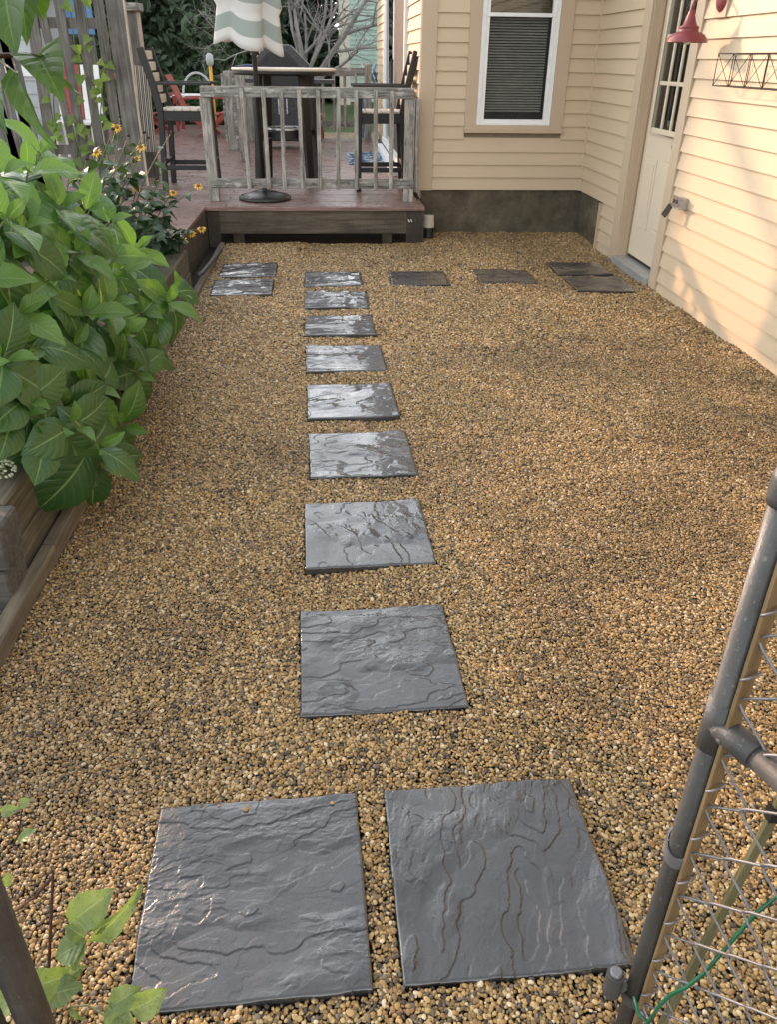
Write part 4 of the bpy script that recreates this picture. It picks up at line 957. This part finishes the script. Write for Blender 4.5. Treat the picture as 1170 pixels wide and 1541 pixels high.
# vine on the fence
vine = empty('vine', (-2.6, FY - .06, DZ), 'yellow-green vine climbing between the pickets', 'vine')
VL = [leaf_mesh('leaf', M['vine'], 1, .95, .2, .15, 8, 4, .06, seed=k + 50, heart=True) for k in range(3)]
for (path) in (((108, 250), (118, 190), (122, 130), (112, 70), (105, 10), (100, -40)), ((140, 250), (135, 200), (142, 150), (138, 90), (130, 30), (122, -30)), ((160, 250), (150, 180), (155, 120), (165, 40)), ((75, 220), (80, 150), (88, 80))):
    pts = [at(u, v, y=FY - .05) for u, v in path]; pts[0].z = max(DZ, min(pts[0].z, .36))
    MB().tube(pts, .006, 5).build('stem', M['stem'], vine, smooth=True)
    for k in range(22):
        s_ = rng.random() * (len(pts) - 1.01); i = int(s_); p = pts[i].lerp(pts[i + 1], s_ - i)
        if rng.random() < .35: continue
        d = Vector((rng.uniform(-1, 1), -.35, rng.uniform(-.9, .3))); put('leaf', rng.choice(VL), vine, leaf_mat(p + Vector((rng.uniform(-.06, .06), -.03, 0)), d, (rng.uniform(-.3, .3), -1, .5), rng.uniform(.07, .12)))

# ------------------------------------------------------------------ near twigs
BL = [leaf_mesh('leaf', M['branch_leaf'], 1, .62 + .1 * k, .12, .25 + .12 * k, 12, 6, 0, seed=k + 70, heart=True) for k in range(3)]
def dpt(u, v, d): return CAM + ray(u, v) * d
def nearleaf(parent, meshes, u0, v0, u1, v1, d0, d1, k=0, twist=0, upv=(0, -1, .6), wid=1.0):
    a = dpt(u0, v0, d0); b = dpt(u1, v1, d1); m = leaf_mat(a, b - a, upv, (b - a).length, twist)
    put('leaf', meshes[k], parent, m @ Matrix.Diagonal((wid, 1, 1, 1)))
br = empty('shrub_branch', (-.95, .85, -.02), 'leafy shrub branch reaching in above the hydrangea', 'branch')
MB().tube([(-.95, .85, -.03), (-.98, .95, .6), (-.95, 1.05, 1.2), dpt(-60, 95, 1.25), dpt(0, 84, 1.25), dpt(40, 82, 1.25), dpt(65, 86, 1.25)], [.012, .011, .009, .006, .004, .003, .002], 8).build('stem', M['redstem'], br, smooth=True)
MB().tube([dpt(-60, 95, 1.25), dpt(-30, 60, 1.2), dpt(0, 10, 1.15), dpt(20, -30, 1.15)], [.006, .005, .004, .003], 8).build('stem', M['redstem'], br, smooth=True)
nearleaf(br, BL, 58, 86, 92, 147, 1.25, 1.22, 2, -.2, wid=.95); nearleaf(br, BL, 70, 84, 120, 152, 1.25, 1.35, 0, 1.1, wid=.5)
MB().tube([dpt(0, 92, 1.25), dpt(12, 100, 1.22), dpt(26, 112, 1.2)], .0015, 6).build('leaf_stalk', M['stem'], br)
nearleaf(br, BL, 26, 110, 76, 226, 1.2, 1.22, 1, .7, wid=.55)
nearleaf(br, BL, 8, -45, 14, 68, 1.15, 1.1, 2, .1, wid=1.05); nearleaf(br, BL, 30, -25, 40, 62, 1.2, 1.18, 0, -.4, wid=.8); nearleaf(br, BL, 35, -20, 66, 20, 1.2, 1.3, 1, .3)
nearleaf(br, BL, -14, 120, 3, 195, 1.15, 1.12, 0, .2, wid=.7); nearleaf(br, BL, -40, 20, -30, 110, 1.2, 1.15, 1, .2)

SL = [leaf_mesh('leaf', M['sprig_leaf'], 1, .60 + .1 * k, .3, .3, 10, 6, .05, seed=k + 90, wave=.05) for k in range(3)]
sp_ = empty('sprig', (-.55, .93, -.02), 'low sprig with brown stems and spotted yellow-green leaves beside the gate post', 'plant')
def gp_(u, v): return at(u, v, z=0)
g0 = at(95, 1530, z=-.01)
MB().tube([at(72, 1500, z=-.015), dpt(74, 1440, 1.42), dpt(80, 1308, 1.36)], [.0035, .003, .0025], 7).build('stem', M['redstem'], sp_)
MB().tube([dpt(78, 1320, 1.37), dpt(52, 1350, 1.40), at(22, 1372, z=-.01)], [.0025, .0025, .002], 7).build('stem', M['redstem'], sp_)
MB().tube([at(88, 1475, z=-.012), dpt(96, 1440, 1.42), dpt(101, 1410, 1.40)], .002, 7).build('stem', M['redstem'], sp_)
MB().tube([at(60, 1545, z=-.012), dpt(95, 1465, 1.40), dpt(130, 1428, 1.36)], .0018, 7).build('stem', M['floret'], sp_)
MB().tube([at(108, 1541, z=-.012), dpt(106, 1515, 1.40), dpt(132, 1513, 1.38), dpt(160, 1530, 1.36)], .0018, 7).build('stem', M['stem'], sp_)
MB().tube([at(20, 1210 + 60, z=-.01), dpt(28, 1255, 1.6), dpt(34, 1210, 1.58)], .002, 6).build('stem', M['redstem'], sp_)
for a in ((104, 1388, 163, 1347, 0, .3, 1.2), (128, 1412, 100, 1392, 1, .3, 1.1), (128, 1418, 216, 1358, 0, .9, .5), (140, 1400, 160, 1388, 1, .2, .9), (126, 1420, 76, 1440, 1, .2, 1.3), (130, 1416, 96, 1462, 2, .4, .9),
          (22, 1490, 118, 1470, 0, .4, .8), (70, 1500, 116, 1482, 1, -.3, 1.2), (165, 1515, 205, 1490, 2, .1, .9), (195, 1520, 246, 1500, 1, .5, 1.1), (160, 1515, 190, 1538, 2, .2, 1.2), (170, 1525, 200, 1540, 1, 0, 1), (105, 1512, 122, 1541, 0, .6, .7), (38, 1490, -20, 1525, 2, .2, .9), (8, 1335, 12, 1316, 0, .4, 1),
          (0, 1222, 26, 1217, 1, .2, .8), (30, 1212, 42, 1204, 2, .2, 1), (28, 1268, 48, 1246, 1, -.4, .8)):
    dd = 1.36 if a[1] > 1300 else 1.56
    nearleaf(sp_, SL, a[0], a[1], a[2], a[3], dd, dd - .01, a[4], a[5], (0, -.6, 1), a[6])

# ------------------------------------------------------------------ chain-link gate
GP = Vector((.469, .6815, 0)); GD = Vector((.36, -.93, 0)).normalized(); GN = Vector((-GD.y, GD.x, 0))
gate = empty('chain_link_gate', (GP.x, GP.y, 0), 'open chain-link gate with grey pipe frame and rusty tension bar', 'gate')
def vp(u, v, P=GP):
    d = ray(u, v); h = math.hypot(d.x, d.y); return CAM.z + d.z * math.hypot(P.x, P.y) / h
MB().tube([GP + Vector((0, 0, .06)), GP + Vector((0, 0, 1.145))], .0156, 20).build('upright', M['pipe'], gate, smooth=True)
MB().lathe([(.0158, .0), (.0185, .0), (.0195, .01), (.0195, .03), (.017, .042), (.0, .046)], tuple(GP + Vector((0, 0, 1.11))), 20).build('cap', M['pipe'], gate, smooth=True)
ze = vp(1083, 1088)
MB().tube([GP + Vector((0, 0, ze)) + GD * .018, GP + Vector((0, 0, ze)) + GD * 1.0], .0156, 18).build('rail', M['pipe'], gate, smooth=True)
MB().tube([GP + Vector((0, 0, .09)) + GD * .018, GP + Vector((0, 0, .09)) + GD * 1.0], .0156, 18).build('rail', M['pipe'], gate, smooth=True)
MB().tube([GP + GD * 1.0 + Vector((0, 0, .06)), GP + GD * 1.0 + Vector((0, 0, 1.145))], .0156, 16).build('upright', M['pipe'], gate, smooth=True)
te = MB().tube([GP + Vector((0, 0, ze - .04)), GP + Vector((0, 0, ze + .04))], .0183, 20); te.tube([GP + Vector((0, 0, ze)), GP + Vector((0, 0, ze)) + GD * .06], .0181, 18)
te = te.build('tee_fitting', M['pipe'], gate, smooth=True)
MB().lathe([(0, -.027), (.006, -.026), (.0065, -.022)], tuple(GP + Vector((-.004, .0, ze - .006))), 10, 'y').build('rivet', M['wire'], te, smooth=True)
def strap(z, tilt=0):
    pts = []
    for k in range(25):
        a = math.atan2(GD.y, GD.x) + .35 + (2 * math.pi - .7) * k / 24; pts.append(GP + Vector((math.cos(a) * .0172, math.sin(a) * .0172, z + tilt * math.cos(a - 1.0))))
    m = MB(); n0 = len(pts)
    V = []
    for p in pts:
        o_ = (p - GP); o_.z = 0; o_.normalize()
        for (dr_, dz) in ((0, -.010), (.003, -.010), (.003, .010), (0, .010)): V.append(p + o_ * dr_ + Vector((0, 0, dz)))
    F = [(i * 4 + k, i * 4 + (k + 1) % 4, (i + 1) * 4 + (k + 1) % 4, (i + 1) * 4 + k) for i in range(n0 - 1) for k in range(4)] + [(3, 2, 1, 0), tuple(4 * (n0 - 1) + k for k in range(4))]
    return m.add(V, F)
strap(vp(1045, 1282), .016).build('band_clamp', M['wire'], gate, smooth=False)
zh = vp(965, 1500); hs = strap(zh).build('hinge_strap', M['pipe'], gate)
hb = GP + Vector((-.038, .005, zh + .03))
MB().lathe([(0, .03), (.008, .03), (.010, .027), (.010, -.03), (0, -.03)], tuple(hb), 16).build('hinge_pin', M['wire'], gate, smooth=False)
MB().lathe([(.0105, .022), (.0145, .022), (.0145, -.028), (.0105, -.028), (.0105, .022)], tuple(hb), 18).build('hinge_barrel', M['pipe'], gate)
MB().bar(hb + Vector((.012, 0, -.006)), GP + Vector((-.017, 0, zh + .012)), .02, .004, (0, 1, 0)).build('hinge_arm', M['pipe'], gate)
MB().lathe([(0, -.031), (.006, -.030), (.008, -.024), (.008, -.020)], tuple(GP + Vector((.004, 0, zh - .012))), 12, 'y').build('hinge_bolt', M['wire'], gate, smooth=True)
# tension bar, mesh wires
TB = GP + GD * .0205
MB().bar(TB + Vector((0, 0, .08)), TB + Vector((0, 0, 1.10)), .021, .006, GD).build('tension_bar', M['brown_bar'], gate, bevel=.001)
D_ = .047
for c in range(22):
    x0 = .022 + c * D_
    if x0 > .94: break
    pts = []; ph = c % 2
    for k in range(22):
        z = .10 + k * D_; hi = (k + ph) % 2; xx = x0 + (D_ + .003 if hi else -.003); off = .0032 if hi else -.0032
        for f_ in (-.22, -.1, 0., .1, .22):
            bend = 1 - (abs(f_) / .22) ** 2 * .2
            pts.append(GP + GD * (x0 + D_ / 2 + (xx - x0 - D_ / 2) * (1 - abs(f_) * 1.7)) + GN * (off * bend) + Vector((0, 0, z + f_ * D_)))
    MB().tube(pts, .0019, 6).build('wire', M['wire'], gate, smooth=True)
for k in range(12):
    z = .14 + k * 2 * D_; lp_ = []
    for j in range(13):
        a = 2 * math.pi * j / 12; lp_.append(TB + GD * (math.cos(a) * .006 + .004) + GN * (math.sin(a) * .0145) + Vector((0, 0, z + .006 * math.cos(a))))
    MB().tube(lp_, .0016, 6).build('wire', M['wire'], gate, smooth=True)
stk = empty('garden_stake', (.60, .50, 0), 'greenish stake standing behind the gate mesh', 'stake')
s0 = at(1000, 1500, z=0.0); 
q0 = GP + GD * .05 + Vector((.035, .045, 0)); q1 = GP + GD * .13 + Vector((.055, .06, 1.02))
MB().bar(q0 + Vector((0, 0, -.03)), q1, .013, .011, (0, 1, 0)).build('stake_shaft', M['stake'], stk, bevel=.002)
qq = q0.lerp(q1, .66); MB().bar(qq + Vector((0, 0, -.012)), qq + Vector((.001, .0, .014)), .016, .014, (0, 1, 0)).build('stake_band', M['black'], stk)
gw = [dpt(955, 1500, 1.215), dpt(962, 1525, 1.20), dpt(975, 1541, 1.19), dpt(992, 1515, 1.16), dpt(1010, 1497, 1.145), dpt(1035, 1485, 1.13), dpt(1060, 1465, 1.115), dpt(1095, 1425, 1.10), dpt(1135, 1378, 1.08), dpt(1180, 1340, 1.06), dpt(1230, 1320, 1.05)]
gw = MB().tube(gw, .0028, 8).build('tie_wire', M['green_wire'], None, smooth=True); tag(gw, 'green coated wire strung across the gate mesh', 'wire')

# bottom left gate posts
lp = at(46, 1480, z=.0); zl = None
d = ray(18, 1450); LPX = CAM + d * (1.14); LPX.z = 0
post = empty('gate_post', tuple(LPX), 'dark grey pipe gate post beside the sprig', 'post')
MB().tube([LPX + Vector((0, 0, -.05)), LPX + Vector((0, 0, 1.25))], .025, 20).build('post_pipe', M['pipe'], post, smooth=True)
MB().lathe([(.0252, .0), (.028, .0), (.028, .03), (.024, .05), (0, .055)], tuple(LPX + Vector((0, 0, 1.24))), 20).build('post_cap', M['pipe'], post, smooth=True)
d = ray(-22, 1520); L2 = CAM + d * 1.16; L2.z = 0
p2_ = empty('gate_post', tuple(L2), 'thinner dark pipe standing just outside the gate post', 'post')
MB().tube([L2 + Vector((0, 0, -.05)), L2 + Vector((0, 0, 1.1))], .018, 16).build('post_pipe', M['pipe'], p2_, smooth=True)

# small things on the ground
dl = leaf_mesh('dry_leaf', M['dry_leaf'], .09, .045, .3, .5, 8, 4, .04, seed=4); o = put('dry_leaf', dl, None, leaf_mat(at(450, 381, z=.004), (1, -.1, .05), (0, 0, 1), 1.0)); tag(o, 'curled brown dry leaf on the gravel near the deck skirt', 'leaf')
dl2 = leaf_mesh('fallen_leaf', M['hyd_young'], .07, .03, .2, .3, 8, 4, .04, seed=5); o = put('fallen_leaf', dl2, None, leaf_mat(at(183, 692, z=.012), (1, .05, .1), (0, 0, 1), 1.0)); tag(o, 'small green leaf fallen on the gravel under the hydrangea', 'leaf')
pbm = bpy.data.meshes.new('pebble'); bm = bmesh.new(); bmesh.ops.create_icosphere(bm, subdivisions=2, radius=1); bm.to_mesh(pbm); bm.free(); pbm.polygons.foreach_set('use_smooth', [True] * len(pbm.polygons)); pbm.materials.append(M['pebble'])
for (u, v, r_) in ((303, 1215, .0045), (329, 1214, .004), (370, 1220, .0065), (500, 1210, .0045)):
    o = bpy.data.objects.new('pebble', pbm); col.objects.link(o); q = at(u, v, z=.0); o.location = (q.x, q.y, r_ * .72 + .001); o.scale = (r_ * 1.15, r_, r_ * .75); tag(o, 'largest tan pebble resting on the rippled slate paver' if r_ > .006 else 'small stray pebble resting on the rippled slate paver', 'pebble', 'pebbles on the paver')
# grass at the end of the bed
gs = MB(); r3 = random.Random(3)
for k in range(900):
    x = r3.uniform(-1.5, -1.025); y = r3.uniform(1.2, 2.04); h = r3.uniform(.015, .045); a = r3.uniform(0, 6.28); dx, dy = math.cos(a) * .0016, math.sin(a) * .0016; lx, ly = r3.uniform(-.02, .02), r3.uniform(-.02, .02)
    gs.add([(x - dx, y - dy, -.02), (x + dx, y + dy, -.02), (x + lx, y + ly, -.02 + h)], [(0, 1, 2)])
tag(gs.build('grass', plain('grass_blade', (.06, .085, .03), .7, bump=0)), 'thin grass beside the end of the timber bed', 'grass', kind='stuff')

# ------------------------------------------------------------------ background
def foliage(name, mat, parent, n, fn, size, seed, aspect=.5):
    r = np.random.default_rng(seed); P = fn(r, n); m = len(P)
    d = r.normal(size=(m, 3)); d /= np.linalg.norm(d, axis=1)[:, None]; e = r.normal(size=(m, 3)); e -= d * (e * d).sum(1)[:, None]; e /= np.linalg.norm(e, axis=1)[:, None]
    s_ = size * (.6 + .8 * r.random(m))[:, None]
    V = np.stack([P - d * s_, P + e * s_ * aspect, P + d * s_, P - e * s_ * aspect], 1).reshape(-1, 3) - np.array(wloc(parent))
    me = bpy.data.meshes.new(name); me.vertices.add(4 * m); me.vertices.foreach_set('co', V.astype(np.float32).ravel())
    me.loops.add(4 * m); me.polygons.add(m); me.loops.foreach_set('vertex_index', np.arange(4 * m, dtype=np.int32)); me.polygons.foreach_set('loop_start', np.arange(0, 4 * m, 4, dtype=np.int32))
    me.update(calc_edges=True); me.materials.append(mat); ul = me.uv_layers.new(name='UVMap')
    o = bpy.data.objects.new(name, me); col.objects.link(o); o.parent = parent; return o
CL = ['dark conifer whose crown is crossed by the striped parasol', 'dark conifer rising behind the capped fence post', 'dark conifer behind the picket fence beyond the shed', 'dark conifer behind the bare grey tree', 'dark conifer closest to the green clapboard house', 'dark conifer behind the shed roof', 'taller conifer in the rear row behind the capped post', 'taller conifer in the rear row behind the parasol', 'taller conifer in the rear row behind the shed']
for i, (x, y, h, rad) in enumerate(((-2.6, 23.5, 6.4, 1.9), (-5.0, 24, 6.6, 2.0), (-8.2, 24.5, 6.3, 2.1), (-.9, 30, 7.0, 2.0), (-6.6, 27, 6.8, 2.0), (-11.5, 25, 6.4, 2.2), (-3.8, 29, 7.2, 2.6), (-2.6, 31, 7.2, 2.6), (-8.4, 30, 7.4, 2.7))):
    t = empty('conifer_tree', (x, y, .2), CL[i], 'tree', 'dark conifers beyond the deck')
    MB().tube([(x, y, .1), (x, y, h * .9)], [.16, .03], 8).build('trunk', M['bark'], t)
    def fn(r, n, x=x, y=y, h=h, rad=rad, i=i):
        z = r.random(n) ** 1.3; a = r.random(n) * 6.283
        lump = .75 + .25 * np.sin(a * 5 + z * 17 + i) + .18 * np.sin(a * 11 - z * 29)
        rr = rad * (1 - z) ** .45 * lump * (.25 + .75 * r.random(n) ** .5)
        return np.stack([x + rr * np.cos(a), y + rr * np.sin(a), .3 + z * (h - .3)], -1)
    foliage('crown', M['conifer'], t, 24000, fn, .13, 40 + i, .4)
bt_ = empty('bare_tree', (-.45, 20, .2), 'bare grey leafless tree with spreading branches behind the grill', 'tree')
r4 = random.Random(12); tw = MB()
def grow(p, d, ln, rd, lv, mb):
    pts = [p]; n = 5
    for k in range(n):
        d = (d + Vector((r4.gauss(0, .10), r4.gauss(0, .10), r4.gauss(0, .07) + (.03 if lv < 2 else -.01)))).normalized(); pts.append(pts[-1] + d * ln / n)
    mb.tube(pts, [rd * (1 - .5 * k / n) for k in range(n + 1)], 6 if lv < 2 else (4 if lv < 4 else 3), False)
    if lv >= 5: return
    for k in range(2 if lv < 1 else 3 if lv < 4 else 4):
        i = r4.randint(2, n); a = d.cross(Vector((r4.gauss(0, 1), r4.gauss(0, 1), r4.gauss(0, 1)))).normalized()
        nd = (d * r4.uniform(.5, .9) + a * r4.uniform(.5, .95)).normalized(); grow(pts[i], nd, ln * r4.uniform(.55, .8), rd * .5, lv + 1, mb)
tk = MB(); tk.tube([(-.45, 20, .1), (-.47, 20, .7), (-.45, 20, 1.1)], [.16, .13, .12], 10); tk.build('trunk', M['bark'], bt_, smooth=True)
for (dx, dz, ln, rd) in ((-.1, 1, 1.5, .075), (.85, .62, 2.3, .075), (-.75, .75, 1.7, .06), (.35, 1, 1.7, .06), (-.4, .95, 1.6, .055), (1.0, .45, 1.6, .05), (-.95, .55, 1.5, .045), (.6, .8, 1.6, .05), (.05, .9, 1.4, .05)):
    m = MB(); grow(Vector((-.45, 20, .95 + r4.uniform(-.2, .2))), Vector((dx, r4.uniform(-.5, .2), dz)).normalized(), ln, rd, 1, m); m.build('branch', M['bark'], bt_)
fh_ = empty('green_house', (4.5, 28, .2), 'pale green clapboard house beyond the lawn', 'house')
w_ = MB(); 
for k in range(34):
    z = .3 + k * .13; w_.prism([(27.96, z), (27.985, z + .13), (28.05, z + .13), (28.05, z)], 'x', .75, 9)
w_.build('wall', M['teal'], fh_); bx('corner_board', M['pvc'], fh_, .42, .748, 27.94, 28.1, .2, 4.8); bx('core', M['sheath'], fh_, .74, 9, 28.052, 34, .2, 4.75)
MB().prism([(.1, 4.75), (9.5, 4.75), (4.8, 6.6)], 'y', 27.7, 34).build('roof', M['roof'], fh_)
for i, (x, y, h, rad, n, lb) in enumerate(((2.1, 24.0, 1.35, .75, 6000, 'round green shrub in front of the green house wall'), (-3.3, 19.5, .95, .7, 5000, 'low leafy shrub beyond the red chairs'), (-2.1, 19.0, .9, .5, 4000, 'small leafy shrub beside the yellow garden stake'), (-1.35, 19.2, 1.2, .42, 4000, 'small pointed shrub behind the old posts'), (-4.6, 18.5, 1.0, .8, 5000, 'bushy shrub behind the striped screen'))):
    t = empty('garden_shrub', (x, y, .2), lb, 'shrub', 'garden shrubs beyond the deck')
    MB().tube([(x, y, .1), (x, y, .2 + h * .5)], .03, 6).build('stem', M['bark'], t)
    def fn(r, n, x=x, y=y, h=h, rad=rad, i=i):
        d = r.normal(size=(n, 3)); d /= np.linalg.norm(d, axis=1)[:, None]; l = 1 + .25 * np.sin(d[:, 0] * 5 + i) * np.sin(d[:, 2] * 6); q = (.5 + .5 * r.random(n) ** .4)
        return np.stack([x + d[:, 0] * rad * q * l, y + d[:, 1] * rad * q * l, .2 + h * .5 + d[:, 2] * h * .5 * q * l], -1)
    foliage('crown', M['shrub'], t, n, fn, .05, 60 + i, .5)
bg_ = empty('lattice_panel', (.9, 15.6, .22), 'blue and white lattice panel beyond the far railing', 'panel')
for k in range(7): MB().bar((.62 + k * .07, 15.55, .95), (.80 + k * .07, 15.55, 1.42), .02, .012, (0, 1, 0)).build('lattice_strip', M['blue'], bg_); MB().bar((1.16 - k * .07 + .06, 15.565, .95), (.98 - k * .07 + .06, 15.565, 1.42), .02, .012, (0, 1, 0)).build('lattice_strip', M['white_paint'], bg_)
bx('frame_bar', M['blue'], bg_, .6, 1.3, 15.54, 15.58, .92, .95); bx('leg', M['blue'], bg_, .62, .66, 15.54, 15.58, .22, .92); bx('leg', M['blue'], bg_, 1.24, 1.28, 15.54, 15.58, .22, .92)

# added tree, its limb shaped to cast a shadow band on the house wall
lt = empty('shadow_tree', (-4.6, 15.6, .2), 'added bare tree beyond the fence, its limb shaped to shade the house wall', 'tree')
MB().tube([(-4.6, 15.6, .1), (-4.65, 15.6, 1.5), (-4.6, 15.5, 3.2), (-4.45, 15.35, 5.1), (-4.5, 15.6, 6.6)], [.17, .15, .13, .11, .05], 10).build('trunk', M['bark'], lt, smooth=True)
lm = MB(); lp_ = [Vector(p) for p in ((-4.45, 15.35, 5.1), (-4.2, 14.7, 4.85), (-3.8, 13.8, 4.45), (-3.45, 12.9, 3.98), (-3.15, 12.1, 3.6), (-2.95, 11.5, 3.25))]
lm.tube(lp_, [.07, .07, .065, .075, .06, .02], 8); lm.build('limb', M['bark'], lt, smooth=True)
for k in range(5):
    m = MB(); grow(Vector((-4.5, 15.5, 4.6 + .4 * k)), Vector((r4.uniform(-1, .6), r4.uniform(-.6, 1), .8)).normalized(), 1.5, .04, 2, m); m.build('branch', M['bark'], lt)
